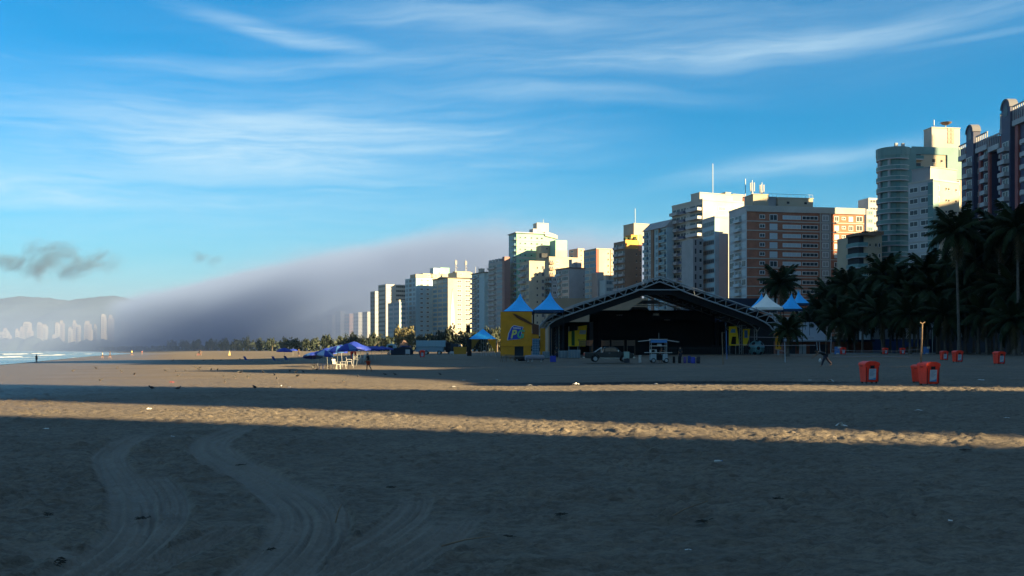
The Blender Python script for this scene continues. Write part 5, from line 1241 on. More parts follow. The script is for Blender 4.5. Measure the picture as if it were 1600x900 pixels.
# --- people: one continuous skinned body each, clothes as shells over it
def skin_obj(name, nodes, edges, m, parent, root_i=0, sub=1):
    """nodes: (x, y, z, radius)"""
    me = bpy.data.meshes.new(name); me.from_pydata([n[:3] for n in nodes], edges, []); me.materials.append(m)
    o = bpy.data.objects.new(name, me); col.objects.link(o); o.parent = parent
    sk = o.modifiers.new('skin', 'SKIN'); sk.use_smooth_shade = True
    for i, n in enumerate(nodes):
        v = me.skin_vertices[0].data[i]; rr = n[3]; v.radius = (rr, rr) if not isinstance(rr, tuple) else rr; v.use_root = (i == root_i)
    if sub: s = o.modifiers.new('smooth', 'SUBSURF'); s.levels = sub; s.render_levels = sub
    return o
SKN = mat('skin', (.30, .17, .11), .6); HAIR = mat('dark_hair', (.02, .015, .012), .8)
def person(p, rz, label, h=1.7, lean=0.0, stride=.25, arms=((.1, .1), (-.1, .2)), shirt=(.02, .025, .03), shorts=(.03, .03, .05), cap=None, long_legs=False, seated=False, fingers=False, tall_bag=None):
    """faces local +y; arms: (forward swing, elbow bend) for left and right; angles in radians"""
    t = thing('person', p, rz, label, 'person'); s = h / 1.72; N = []; E = []
    def n(v, r): N.append((v[0] * s, v[1] * s, v[2] * s, r * s)); return len(N) - 1
    def up(z, base=.93):  # spine leaning forward from the pelvis
        d = z - base; return (0, d * math.sin(lean), base + d * math.cos(lean))
    hip = n((0, 0, .93), (.155, .11)) if False else n((0, 0, .93), .13)
    waist = n(up(1.08), .12); chest = n(up(1.28), .145); neck0 = n(up(1.44), .075); neck = n(up(1.50), .052); hd1 = n(up(1.57), .085); hd2 = n(up(1.64), .098); hd3 = n(up(1.71), .07)
    for a, b_ in ((hip, waist), (waist, chest), (chest, neck0), (neck0, neck), (neck, hd1), (hd1, hd2), (hd2, hd3)): E.append((a, b_))
    nz = up(1.60); nose = n((0, nz[1] + .115 * math.cos(lean), nz[2] - .115 * math.sin(lean) + .0), .016); E.append((hd1, nose))
    J = {}
    for sd, (sw, el), ph in ((-1, arms[0], 1), (1, arms[1], -1)):
        sh = up(1.40); S = n((sd * .17, sh[1], sh[2]), .062); E.append((chest, S))
        e = (sd * .22, sh[1] + .29 * math.sin(sw), sh[2] - .29 * math.cos(sw)); w = (sd * .21, e[1] + .25 * math.sin(sw + el), e[2] - .25 * math.cos(sw + el))
        d = (0, math.sin(sw + el), -math.cos(sw + el)); Ei = n(e, .043); W = n(w, .030); H_ = n((w[0], w[1] + .06 * d[1], w[2] + .06 * d[2]), .036)
        E += [(S, Ei), (Ei, W), (W, H_)]; J[sd] = (w, d)
        for q_, (ox, ln) in enumerate(((-.028, .085), (-.009, .10), (.010, .095), (.028, .075))):
            if not fingers and q_ != 1: continue
            f = n((w[0] + sd * .01 + ox * .2, w[1] + (.06 + ln) * d[1] + ox, w[2] + (.06 + ln) * d[2] + abs(ox) * .3), .009 if fingers else .022); E.append((H_, f))
        if fingers: f = n((w[0] - sd * .03, w[1] + .07 * d[1] + .04, w[2] + .07 * d[2]), .010); E.append((H_, f))
        ang = stride * ph; kn_b = .12 + (.35 * stride if ph < 0 else 0)
        if seated: ang, kn_b = 1.25, 1.35 if ph > 0 else 1.0
        k = (sd * .10, .44 * math.sin(ang), .90 - .44 * math.cos(ang)); an = (sd * .10, k[1] + .42 * math.sin(ang - kn_b), k[2] - .42 * math.cos(ang - kn_b))
        h0 = n((sd * .095, 0, .87), .095); K = n(k, .062); C_ = n(((k[0] + an[0]) / 2, (k[1] + an[1]) / 2 - .02, k[2] * .6 + an[2] * .4), .058); A = n(an, .038); F = n((an[0] + sd * .015, an[1] + .15, max(an[2] - .05, .03)), .034)
        E += [(hip, h0), (h0, K), (K, C_), (C_, A), (A, F)]; J['l%d' % sd] = (k, an)
    low = min(v[2] - (v[3] if not isinstance(v[3], tuple) else v[3][0]) for v in N); N = [(a, b_, c - low, r_) for a, b_, c, r_ in N]
    skin_obj('body', N, E, SKN, t)
    P_ = lambda i: N[i][:3]; sm = mat('cloth_%d_%d_%d' % tuple(int(c * 99) for c in shirt), shirt, .85); pm = mat('cloth_%d_%d_%d' % tuple(int(c * 99) for c in shorts), shorts, .85)
    idx = [hip, waist, chest, neck0]; nodes = [(*P_(i), N[i][3] * 1.14) for i in idx]; ed = [(0, 1), (1, 2), (2, 3)]
    arm = [i for i, v in enumerate(N) if abs(abs(v[0]) - .17 * s) < 1e-6]
    for a in arm:
        el_ = [b_ for x, b_ in E if x == a][0]; nodes.append((*P_(a), .078 * s)); mid = Vector(P_(a)).lerp(Vector(P_(el_)), .7); nodes.append((*mid, .062 * s)); k = len(nodes); ed += [(2, k - 2), (k - 2, k - 1)]
    skin_obj('shirt', nodes, ed, sm, t, 1)
    legs = [i for i, v in enumerate(N) if abs(abs(v[0]) - .095 * s) < 1e-6]; nodes = [(*P_(hip), .15 * s)]; ed = []
    for a in legs:
        kn = [b_ for x, b_ in E if x == a][0]; nodes.append((*P_(a), .112 * s)); f = 1.0 if long_legs else .8; mid = Vector(P_(a)).lerp(Vector(P_(kn)), f); nodes.append((*mid, .085 * s)); k = len(nodes); ed += [(0, k - 2), (k - 2, k - 1)]
        if long_legs: cf = [b_ for x, b_ in E if x == kn][0]; an_ = [b_ for x, b_ in E if x == cf][0]; nodes.append((*P_(an_), .055 * s)); ed.append((k - 1, k))
    skin_obj('shorts' if not long_legs else 'trousers', nodes, ed, pm, t, 0)
    hp = Vector(P_(hd2)); q = MB(); cm = HAIR if cap is None else mat('cap_cloth_%d' % int(cap[0] * 99), cap, .8)
    prof = [(.108 * s, -.01), (.112 * s, .03 * s), (.09 * s, .085 * s), (.04 * s, .115 * s), (.005, .12 * s)]; q.lathe(prof, cm, 12, (hp.x, hp.y, hp.z))
    if cap is not None: q.box(hp.x - .07 * s, hp.x + .07 * s, hp.y + .08 * s, hp.y + .2 * s, hp.z + .0, hp.z + .02, cm)
    q.obj('cap' if cap is not None else 'hair', t); return t, s
def people():
    p = GG(575.5, 581); t, s = person(p, R(80), 'person in a white cap, black top and orange red shorts walking on the near sand', 29.5 / FPX * p.y * 1.02, lean=.10, stride=.22, arms=((.05, .5), (.2, .75)), shirt=(.012, .014, .018), shorts=(.55, .06, .02), cap=(.68, .55, .50), fingers=True)
    p = GG(57, 567); person(p, R(10), 'lone dark clothed person standing at the water edge on the far left', 13 / FPX * p.y, stride=.1, long_legs=True)
    p = GG(160, 560); person(p, R(-60), 'far walker in a white top, left of the pair by the sea', 10 / FPX * p.y, stride=.3, shirt=(.6, .55, .5), shorts=(.03, .03, .03))
    p = GG(172, 560); person(p, R(-80), 'far walker in a dark top, right of the pair by the sea', 11 / FPX * p.y, stride=.3, shirt=(.02, .03, .05))
    p = GG(206, 556); person(p, R(90), 'far walker in a yellow shirt at the hazy water edge', 9 / FPX * p.y, stride=.3, shirt=(.65, .6, .2), shorts=(.03, .05, .08))
    p = GG(222, 554); person(p, R(90), 'tiny far person in a pink top beyond the yellow shirted walker', 6 / FPX * p.y, stride=.2, shirt=(.6, .2, .2))
    p = GG(467, 557); person(p, R(40), 'dark clothed person standing left of the blue umbrellas', 12 / FPX * p.y, stride=.12, long_legs=True, lean=.05)
    q = GG(1290, 573); Y = q.y; person(q, R(90), 'person in black bending forward on the sand with a white bag', 24 / FPX * Y / .66, lean=1.25, stride=.45, arms=((1.1, .2), (.7, .3)), long_legs=True)
    b = thing('white_bag', (X_(1281.5, Y - .3), Y - .3, Z_(566, Y)), 0, 'white bag held by the bending person in black', 'bag'); m = MB(); m.lathe([(.02, 0), (.10, .04), (.12, .16), (.07, .28), (.02, .34)], SWH, 8); m.obj('sack', b)
    Y = 104; q = P(1032, 567, Y); q.z = Z_(567.5, Y); person(q, R(200), 'vendor in dark clothes leaning into the white food cart', 1.7, lean=.35, stride=.1, arms=((1.2, .3), (1.0, .4)))
    Y = 120; q = P(1063, 564, Y); q.z = Z_(564, Y); person(q, R(20), 'dark clothed person standing by the blue barrels', 1.7, stride=.1, long_legs=True)
    Y = 122; q = P(870, 563, Y); q.z = Z_(563, Y); person(q, R(10), 'dark clothed person standing by a blue box left of the pickup', 1.68, stride=.1, long_legs=True)
people()
def cyclist():
    p = GG(311, 557); s = 11.5 / FPX * p.y / 1.75; t = thing('bicycle', p, R(-60), 'bicycle ridden along the far beach by a person in dark clothes', 'bicycle'); t.scale = (s, s, s)
    for y in (-.52, .52):
        q = MB(); q.tube([(0, .33 * math.cos(a), .33 + .33 * math.sin(a)) for a in [math.tau * k / 16 for k in range(17)]], .022, RUB, 5); w = q.obj('wheel', t); w.location = (0, y, 0)
        q = MB(); [q.tube([(0, 0, .33), (0, .31 * math.cos(a), .33 + .31 * math.sin(a))], .006, MTL, 3) for a in [math.tau * k / 8 for k in range(8)]]; sp_ = q.obj('spokes', w)
    q = MB(); q.tube([(0, -.52, .33), (0, -.08, .30), (0, .38, .78), (0, -.18, .80), (0, -.08, .30)], .018, RED, 5); q.tube([(0, -.52, .33), (0, -.18, .8), (0, -.2, .92)], .015, RED, 5); q.tube([(0, .52, .33), (0, .36, .95)], .018, RED, 5); q.obj('frame', t)
    q = MB(); q.tube([(-.28, .30, .98), (-.1, .38, 1.0), (.1, .38, 1.0), (.28, .30, .98)], .014, MTL, 5); q.obj('handlebar', t); q = MB(); q.box(-.08, .08, -.34, -.08, .92, .97, BLK); q.obj('saddle', t)
    o, _ = person(p + Vector((0, 0, .28 * s)), R(-60), 'person in dark clothes riding a bicycle on the far beach', 1.6 * s, lean=.5, seated=True, arms=((1.0, .1), (1.0, .1)))
cyclist()

# --- blue umbrellas, tables and chairs
UB = mat('umbrella_blue', (.012, .035, .30), .65); UW = mat('umbrella_white', (.32, .42, .60), .65); UL = mat('umbrella_light_blue', (.05, .16, .42), .65)
def umbrella_proto(w2):
    r = thing('beach_umbrella', (0, 0, 0), 0, 'x', 'umbrella', 'blue beach umbrellas')
    n = 8
    for k in range(n):
        a0, a1 = math.tau * k / n, math.tau * (k + 1) / n; m = w2[k % len(w2)]; q = MB(); rows = []
        for j in range(5):
            u = j / 4; rr = .02 + 1.18 * u; z = 2.42 - .52 * u ** 1.6
            rows.append([(rr * math.cos(a), rr * math.sin(a), z - .04 * u * math.sin(math.pi * f)) for f, a in [(f, a0 + (a1 - a0) * f) for f in (0, .33, .67, 1)]])
        rows.append([(x * 1.0, y * 1.0, z - .16) for x, y, z in rows[-1]]); q.grid(rows, m, sm=False); q.obj('canopy_panel', r)
    q = MB(); q.tube([(0, 0, -.1), (0, 0, 2.44)], .02, MTL, 6); q.obj('pole', r); q = MB(); [q.tube([(0, 0, 2.0), (1.1 * math.cos(a), 1.1 * math.sin(a), 1.92)], .01, MTL, 3) for a in [math.tau * k / 8 for k in range(8)]]; q.obj('ribs', r); return r
UA = umbrella_proto((UB, UB, UL, UB)); UC = umbrella_proto((UB, UW, UB, UL)); UD = umbrella_proto((UB, UB, UB, UB))
def umbrellas():
    # px centre, py top, diameter px, Y, proto, tilt, label
    lst = [(444, 543.5, 24, 150, UD, .02, 'plain dark blue umbrella standing alone, second from the far left'), (458, 545, 14, 230, UD, 0, 'small far umbrella just right of the lone dark blue one'),
        (489, 550, 30, 100, UA, .18, 'front umbrella tilted left, lowest and leftmost of the cluster'), (503, 546.5, 30, 97, UC, -.15, 'white panelled umbrella over the plastic chairs'), (512, 543.5, 30, 100, UA, .06, 'second umbrella from the front, blue with pale panels'),
        (527, 540, 31, 98, UC, .05, 'umbrella with a wide pale panel in the middle of the cluster'), (545, 536.5, 32, 92, UA, -.05, 'highest umbrella of the cluster'), (552, 533.5, 34, 104, UD, .05, 'plain dark blue umbrella topping the cluster'),
        (563, 538.5, 32, 118, UA, -.04, 'blue umbrella right of the highest one'), (574, 540.5, 30, 124, UD, .08, 'dark umbrella behind the walking person in the white cap'), (586, 540.5, 30, 130, UA, .0, 'light blue topped umbrella right of the walking person'),
        (596, 541, 26, 140, UD, -.03, 'rightmost umbrella, next to the small white cart'),
        (496, 548.5, 24, 112, UD, .1, 'small dark umbrella behind the leftmost front one'), (520, 541.5, 26, 115, UD, -.08, 'small dark umbrella behind the white panelled one'), (535, 538.5, 28, 110, UC, .1, 'pale panelled umbrella left of the highest one'),
        (557, 536.5, 28, 112, UD, -.1, 'plain dark umbrella just right of the topmost one'), (569, 541, 24, 135, UD, .0, 'small dark umbrella behind the walking person, left one'), (580, 541.5, 24, 138, UA, .05, 'small umbrella behind the walking person, right one'), (606, 542.5, 18, 160, UD, 0, 'far small dark umbrella at the small white cart')]
    used = set()
    for i, (px, py, w, Y, pr, tilt, lab) in enumerate(lst):
        top = P(px, py, Y); g = gz(top.x, Y); s = w * 1.02 / FPX * Y / 2.4; o = pr if pr.name not in used else clone(pr, top, 0, lab); used.add(pr.name)
        o.location = (top.x, Y, g); o.rotation_euler = (tilt * .4, tilt, i * 1.1); o['label'] = lab; o.scale = (s, s, (top.z - g) / 2.42)
umbrellas()
def chair_proto():
    r = thing('plastic_chair', (0, 0, 0), 0, 'x', 'chair', 'white plastic chairs by the umbrellas')
    q = MB(); q.box(-.23, .23, -.22, .22, .41, .44, SWH); q.obj('seat', r)
    q = MB(); M_ = Matrix.Translation((0, .21, .43)) @ Matrix.Rotation(R(-14), 4, 'X')
    q.box(-.23, .23, 0, .025, .38, .46, SWH, M_)
    for k in range(5): q.box(-.21 + k * .088, -.16 + k * .088, .002, .022, .02, .38, SWH, M_)
    q.obj('backrest', r)
    for sx_ in (-1, 1):
        q = MB(); q.tube([(sx_ * .25, .26, .62), (sx_ * .27, 0, .64), (sx_ * .26, -.22, .62), (sx_ * .25, -.25, .42)], .018, SWH, 5); q.obj('armrest', r)
        for sy in (-1, 1): q = MB(); q.tube([(sx_ * .21, sy * .19, .42), (sx_ * .25, sy * .27, 0)], .022, SWH, 5); q.obj('leg', r)
    return r
CHP = chair_proto()
def table(p, m, lab, s=1.0):
    r = thing('low_table', p, 0, lab, 'table'); r.scale = (s,) * 3; q = MB(); q.prism([(.35 * math.cos(a), .35 * math.sin(a)) for a in [math.tau * k / 12 for k in range(12)]], .44, .47, m); q.obj('tabletop', r)
    for k in range(4): a = math.tau * (k + .5) / 4; q = MB(); q.tube([(.2 * math.cos(a), .2 * math.sin(a), .44), (.3 * math.cos(a), .3 * math.sin(a), 0)], .018, m, 4); q.obj('leg', r)
def seats():
    cs = [(525.5, 575, 100, 60, 'white plastic chair facing right under the umbrellas, in the sun'), (536, 573, 101, -80, 'white plastic chair facing left, right of the first sunlit chair'), (546, 567, 112, 100, 'shaded plastic chair behind the two sunlit chairs'),
          (556, 567, 118, 20, 'shaded plastic chair, third in the row under the umbrellas'), (566, 566, 120, -60, 'shaded plastic chair just left of the walking person')]
    for i, (px, py, Y, rot, lab) in enumerate(cs):
        p = PG(px, Y); o = CHP if i == 0 else clone(CHP, p, 0, lab); o.location = p; o.rotation_euler = (0, 0, R(rot)); o['label'] = lab; o.scale = (1.15,) * 3
    for px, Y, m, lab in ((493, 99, BLK, 'small black table under the front umbrella'), (502, 98, DBL, 'small dark blue table, middle of three under the umbrellas'), (512, 99, BLK, 'small black table, right of three under the umbrellas')): table(PG(px, Y), m, lab, 1.0)
    for px, Y, lab in ((433, 150, 'dark lounge chair left of the lone umbrella'), (452, 150, 'dark lounge chair right of the lone umbrella'), (388, 165, 'dark bench on the open beach left of the umbrellas')):
        r = thing('beach_lounger', PG(px, Y), R(70), lab, 'lounger'); q = MB(); q.box(-.3, .3, -.9, .4, .3, .36, DBL); q.obj('bed', r); q = MB(); q.box(-.3, .3, 0, .05, 0, .7, DBL, Matrix.Translation((0, .4, .34)) @ Matrix.Rotation(R(-35), 4, 'X')); q.obj('backrest', r)
        for a in (-1, 1):
            for c in (-.8, .35): q = MB(); q.tube([(a * .27, c, 0), (a * .27, c, .3)], .02, MTL, 4); q.obj('leg', r)
seats()

# --- vehicles
def wheel(parent, x, y, z, r, w, hub=MTL):
    q = MB(); q.lathe([(r * .6, -w / 2), (r * .93, -w / 2), (r, -w / 2 + .03), (r, w / 2 - .03), (r * .93, w / 2), (r * .6, w / 2)], RUB, 20); o = q.obj('wheel', parent); o.location = (x, y, z); o.rotation_euler = (R(90), 0, 0)
    q = MB(); q.lathe([(.02, w / 2 - .02), (r * .25, w / 2), (r * .45, w / 2 - .04), (r * .62, w / 2 - .01)], hub, 14); q.lathe([(r * .62, -w / 2 + .01), (r * .45, -w / 2 + .04), (.02, -w / 2 + .02)], hub, 14); q.obj('rim', o); return o
def bevel(o, w=.03, seg=2): m = o.modifiers.new('bevel', 'BEVEL'); m.width = w; m.segments = seg; m.limit_method = 'ANGLE'; return o
def pickup():
    Y = 104; x0 = X_(912, Y); x1 = X_(990, Y); g = Z_(565.5, Y); t = thing('pickup_truck', ((x0 + x1) / 2, Y, g), 0, 'dark old pickup truck with a chrome roll bar parked before the stage, facing right', 'pickup truck'); Ls = (x1 - x0) / 5.2; t.scale = (Ls, Ls, Ls)
    PT = mat('dark_car_paint', (.010, .014, .018), .35, spec=.35); GLS = mat('car_glass', (.03, .04, .05), .1, spec=.7); CHR = mat('chrome', (.45, .48, .5), .25, .8); D = .84
    # body side profile with wheel arches
    def arch(cx, r, n=8): return [(cx - r * math.cos(math.pi * k / n), .36 + r * math.sin(math.pi * k / n)) for k in range(n + 1)]
    prof = [(-2.5, .42)] + arch(-1.45, .42) + arch(1.55, .42) + [(2.38, .40), (2.52, .52), (2.50, .78), (2.42, .90), (1.35, 1.02), (1.12, 1.04), (-.62, 1.05), (-.62, .98), (-2.52, .98), (-2.58, .6)]
    q = MB(); q.slab(prof, -D, D, PT); bevel(q.obj('body', t), .03)
    q = MB(); q.box(-2.42, -.75, -D + .08, D - .08, .9, .985, BLK); q.obj('load_bed', t)
    cab = [(-.62, 1.04), (-.50, 1.48), (-.36, 1.56), (.55, 1.56), (.70, 1.50), (1.22, 1.04)]
    q = MB(); q.slab(cab, -D + .09, D - .09, PT); bevel(q.obj('cab', t), .03)
    for sy in (-1, 1):
        y = sy * (D - .085)
        for pl in ([(-.46, 1.08), (-.38, 1.44), (.12, 1.47), (.12, 1.08)], [(.18, 1.08), (.18, 1.47), (.56, 1.46), (.98, 1.08)]):
            q = MB(); q.slab(pl, y - .012, y + .012, GLS); q.obj('side_window', t)
        q = MB(); q.box(.86, .98, min(y, y + sy * .2), max(y, y + sy * .2), 1.08, 1.22, CHR); q.obj('mirror', t)
        q = MB(); q.box(-.1, .04, sy * D - .02, sy * D + .02, .9, .93, CHR); q.obj('door_handle', t)
        q = MB(); q.box(-1.0, 1.1, sy * D - .015, sy * D + .02, .38, .44, CHR); q.obj('sill_trim', t)
        q = MB(); q.box(2.40, 2.53, sy * (D - .2) - .14, sy * (D - .2) + .14, .70, .86, mat('lamp_glass', (.5, .5, .48), .2)); q.obj('headlight', t)
        q = MB(); q.box(-2.60, -2.52, sy * (D - .12) - .08, sy * (D - .12) + .08, .66, .92, RED); q.obj('tail_light', t)
    q = MB(); q.face([(1.24, -D + .16, 1.05), (1.24, D - .16, 1.05), (.73, D - .2, 1.49), (.73, -D + .2, 1.49)], GLS); q.obj('windscreen', t)
    q = MB()
    for sy in (-1, 1): q.tube([(-.78, sy * .7, .98), (-.78, sy * .66, 1.50)], .035, CHR, 6); q.tube([(-.78, sy * .66, 1.48), (-1.5, sy * .7, 1.0)], .03, CHR, 6)
    q.tube([(-.78, -.66, 1.5), (-.78, .66, 1.5)], .035, CHR, 6); q.obj('roll_bar', t)
    q = MB(); q.box(2.46, 2.62, -D, D, .40, .54, CHR); q.box(-2.70, -2.54, -D, D, .42, .54, CHR); q.obj('bumper', t); q = MB(); q.box(2.44, 2.53, -.5, .5, .66, .86, BLK); q.obj('grille', t)
    for x in (-1.45, 1.55):
        for sy in (-1, 1): wheel(t, x, sy * (D - .09), .345, .345, .2)
pickup()
def cart_things():
    # food cart with a blue sign board and raised side flaps
    Y = 102; g = Z_(567, Y); t = thing('food_cart', (X_(1028, Y), Y, g), 0, 'white food cart with a blue top board and raised side flaps before the stage', 'food cart'); L = lambda px, py: (X_(px, Y) - t.location.x, Z_(py, Y) - g)
    SB = mat('cart_blue', (.06, .22, .50), .6); 
    q = MB(); a, z1 = L(1016, 530.5); b_, z0 = L(1041, 535.5); q.box(a, b_, -.6, .6, z0, z1, SB); q.box(a - .05, b_ + .05, -.65, .65, z1, z1 + .05, SWH); q.obj('top_board', t)
    for (p0, p1) in (((1016, 532), (998, 533.8)), ((1041, 532), (1060, 534.8))):
        q = MB(); x0, za = L(*p0); x1, zb = L(*p1); q.slab([(x0, za), (x1, zb), (x1, zb + .06), (x0, za + .06)], -.55, .55, SWH); q.obj('side_flap', t)
    for px in (1016.5, 1040.5):
        for yy in (-.55, .55): q = MB(); x, _ = L(px, 0); q.tube([(x, yy, .5), (x, yy, z0)], .025, SWH, 5); q.obj('upright', t)
    for py in (540.5, 551): q = MB(); x0, z = L(1008 if py > 545 else 1017, py); x1, _ = L(1049 if py > 545 else 1041, py); q.box(x0, x1, -.6, .6, z - .03, z + .03, SWH); q.obj('shelf', t)
    q = MB(); x0, z = L(1027, 537); x1, z_ = L(1033, 540); q.box(x0, x1, -.3, .1, z_, z, SWH); q.obj('box_on_shelf', t)
    q = MB(); x0, z = L(1016, 546); x1, z_ = L(1025, 550.5); q.box(x0, x0 + .05, -.58, .58, z_, z, SWH); q.box(x1 - .05, x1, -.58, .58, z_, z, SWH); q.box(x0, x1, -.58, -.54, z - .04, z, SWH); q.obj('glass_case', t)
    q = MB(); x0, z = L(1016, 553); x1, z_ = L(1042, 563); q.box(x0, x0 + .55, -.55, .5, .28, z, mat('cart_panel', (.30, .38, .42), .6)); q.box(x1 - .5, x1, -.55, .5, .28, z, mat('cart_panel', (.30, .38, .42), .6)); q.box(x0 + .55, x1 - .5, -.3, .5, .28, z - .1, BLK); q.obj('cabinet', t)
    for px in (1020, 1040):
        for sy in (-1, 1): x, _ = L(px, 0); wheel(t, x, sy * .5, .25, .25, .12)
    q = MB(); x, _ = L(1029.5, 0); q.tube([(x, 0, z1), (x, 0, L(0, 520)[1])], .02, MTL, 4); q.obj('antenna', t)
    def barrel(px, pyt, pyb, Y, w, m, lab, name='barrel', cat='barrel'):
        g = Z_(pyb, Y); h = Z_(pyt, Y) - g; r = w / FPX * Y / 2; t = thing(name, (X_(px, Y), Y, g), 0, lab, cat); q = MB()
        if name == 'barrel': q.lathe([(.01, 0), (r * .95, 0), (r, h * .1), (r * 1.03, h * .35), (r, h * .38), (r * 1.03, h * .65), (r, h * .68), (r, h * .95), (r * .92, h), (.01, h)], m, 14); q.obj('shell', t); q = MB(); q.lathe([(r * .96, h), (r * .96, h + .03), (.01, h + .035)], m, 14); q.obj('lid', t)
        else: q.box(-r, r, -r * .7, r * .7, 0, h * .86, m); bevel(q.obj('case', t), .02); q = MB(); q.box(-r * 1.04, r * 1.04, -r * .74, r * .74, h * .86, h, SWH if 'cool' in name else m); bevel(q.obj('lid', t), .02)
    for a in ((1053, 557.5, 567, 102, 4, BLK, 'slim black barrel right of the food cart'), (1062, 557, 567.5, 102, 5, BLK, 'black barrel, second from the food cart'), (1070, 558, 567.5, 102, 4.5, mat('purple_plastic', (.10, .07, .25), .5), 'purple barrel between the black and blue ones'), (1077, 556.5, 567, 102, 5, DBL, 'dark blue barrel, fourth from the food cart'), (1083, 558.5, 568, 101, 6.5, mat('royal_plastic', (.03, .05, .38), .5), 'royal blue barrel near the right end'), (1091, 557.5, 568, 101, 6, mat('dark_plastic', (.02, .02, .03), .5), 'black barrel at the right end of the barrel row')): barrel(*a)
    barrel(1000, 555, 566.5, 103, 4, SWH, 'white folding cool box between the pickup and the food cart', 'cool_box', 'cool box'); barrel(979, 549.5, 560, 100, 8, mat('pale_green_plastic', (.25, .36, .32), .5), 'pale green crate standing on a white base before the pickup bonnet', 'crate', 'crate'); barrel(979, 560.5, 566.5, 99.8, 9, DRK, 'low dark trolley under the pale green crate', 'trolley_box', 'trolley')
    barrel(864, 556, 565.5, 108, 9, mat('royal_plastic', (.03, .05, .38), .5), 'blue box on the sand left of the pickup', 'tool_box', 'box')
    # folded sawhorses and a rolled mat left of the yellow booth door
    def saw(px, Y, lab):
        t = thing('sawhorse', (X_(px, Y), Y, Z_(566, Y)), 0, lab, 'sawhorse'); q = MB(); q.box(-.55, .55, -.05, .05, .72, .8, WOOD); q.obj('beam', t)
        for a in (-.45, .45):
            for s_ in (-1, 1): q = MB(); q.tube([(a, 0, .75), (a + .12 * s_, s_ * .3, 0)], .03, WOOD, 4); q.obj('leg', t)
    saw(790, 104, 'dark wooden sawhorse at the left foot of the yellow booth'); saw(797, 107, 'dark wooden sawhorse right behind the leftmost one')
    t = thing('canvas_roll', (X_(835, 106), 106, Z_(566, 106) + .05), R(12), 'long pale rolled canvas lying on trestles before the yellow booth', 'roll'); q = MB(); q.tube([(-1.0, 0, .42), (0, 0, .45), (1.0, 0, .42)], .28, mat('grey_canvas', (.20, .20, .24), .8), 12); q.obj('roll', t)
    for a in (-.85, -.4, .6):
        q = MB(); q.tube([(a, -.4, 0), (a + .3, 0, .7)], .03, PWH, 4); q.tube([(a + .3, .3, 0), (a + .2, 0, .7)], .03, PWH, 4); q.obj('trestle', t)
    t = thing('boat_trolley', (X_(815, 108), 108, Z_(564.5, 108)), 0, 'low dark covered boat trolley before the yellow booth door', 'trolley'); q = MB(); q.lathe([(.02, 0), (.5, .1), (.62, .3), (.55, .5), (.02, .55)], RUB, 14); o = q.obj('cover', t); o.scale = (1.5, .8, 1); 
    for a in (-.5, .5): wheel(t, a, -.4, .15, .15, .08)
    # concrete mixer cart and grey crates beside the stage
    for k, (px, Y, w, h, lab) in enumerate(((882, 120, 1.4, 1.0, 'grey plastic tank crate left of the stage opening'), (897, 119, 1.4, 1.1, 'blue grey tank crate right of the first one'), (853, 119, .8, .9, 'small grey tank crate at the left stage post'))):
        t = thing('tank_crate', (X_(px, Y), Y, Z_(561, Y)), 0, lab, 'crate'); q = MB(); q.box(-w / 2, w / 2, -.5, .5, .1, h, mat('tank_grey', (.14, .20, .24), .6)); bevel(q.obj('tank', t), .06)
        for j in range(5): q = MB(); x = -w / 2 + j * w / 4; q.tube([(x, -.53, 0), (x, -.53, h + .02)], .015, MTL, 4); q.obj('cage_bar', t)
    # scaffolding grid at the booth's right
    t = thing('scaffold_frame', (X_(837, 121), 121, Z_(556, 121)), 0, 'pale blue panelled scaffold frame between the yellow booth and the stage post', 'scaffold'); w = 10 / FPX * 121; h = Z_(529, 121) - Z_(556, 121)
    q = MB(); q.box(-w / 2, w / 2, .02, .06, 0, h, mat('scaffold_sheet', (.06, .16, .26), .6)); q.obj('sheet', t)
    for j in range(5): q = MB(); q.tube([(-w / 2 + j * w / 4, 0, 0), (-w / 2 + j * w / 4, 0, h)], .025, mat('pale_blue_tube', (.22, .34, .44), .5), 4); q.obj('upright', t)
    for j in range(7): q = MB(); q.tube([(-w / 2, -.03, h * (j + .5) / 7), (w / 2, -.03, h * (j + .5) / 7)], .025, mat('pale_blue_tube', (.22, .34, .44), .5), 4); q.obj('crossbar', t)
    # blue stand under the palms and two sign posts
    for px, Y, lab in ((1308, 138, 'narrow blue and white drink stand left of the small far bin'), (1447, 138, 'narrow blue and white stand right of the wooden pole')):
        t = thing('drink_stand', (X_(px, Y), Y, Z_(557, Y)), 0, lab, 'stand'); q = MB(); q.box(-.3, .3, -.25, .25, 0, 1.35, MBL); bevel(q.obj('cabinet', t), .03); q = MB(); q.box(-.2, .2, -.28, -.25, .15, .5, SWH); q.obj('white_panel', t); q = MB(); q.box(.0, .42, -.3, .2, 1.1, 1.35, SWH); q.obj('white_flap', t)
cart_things()
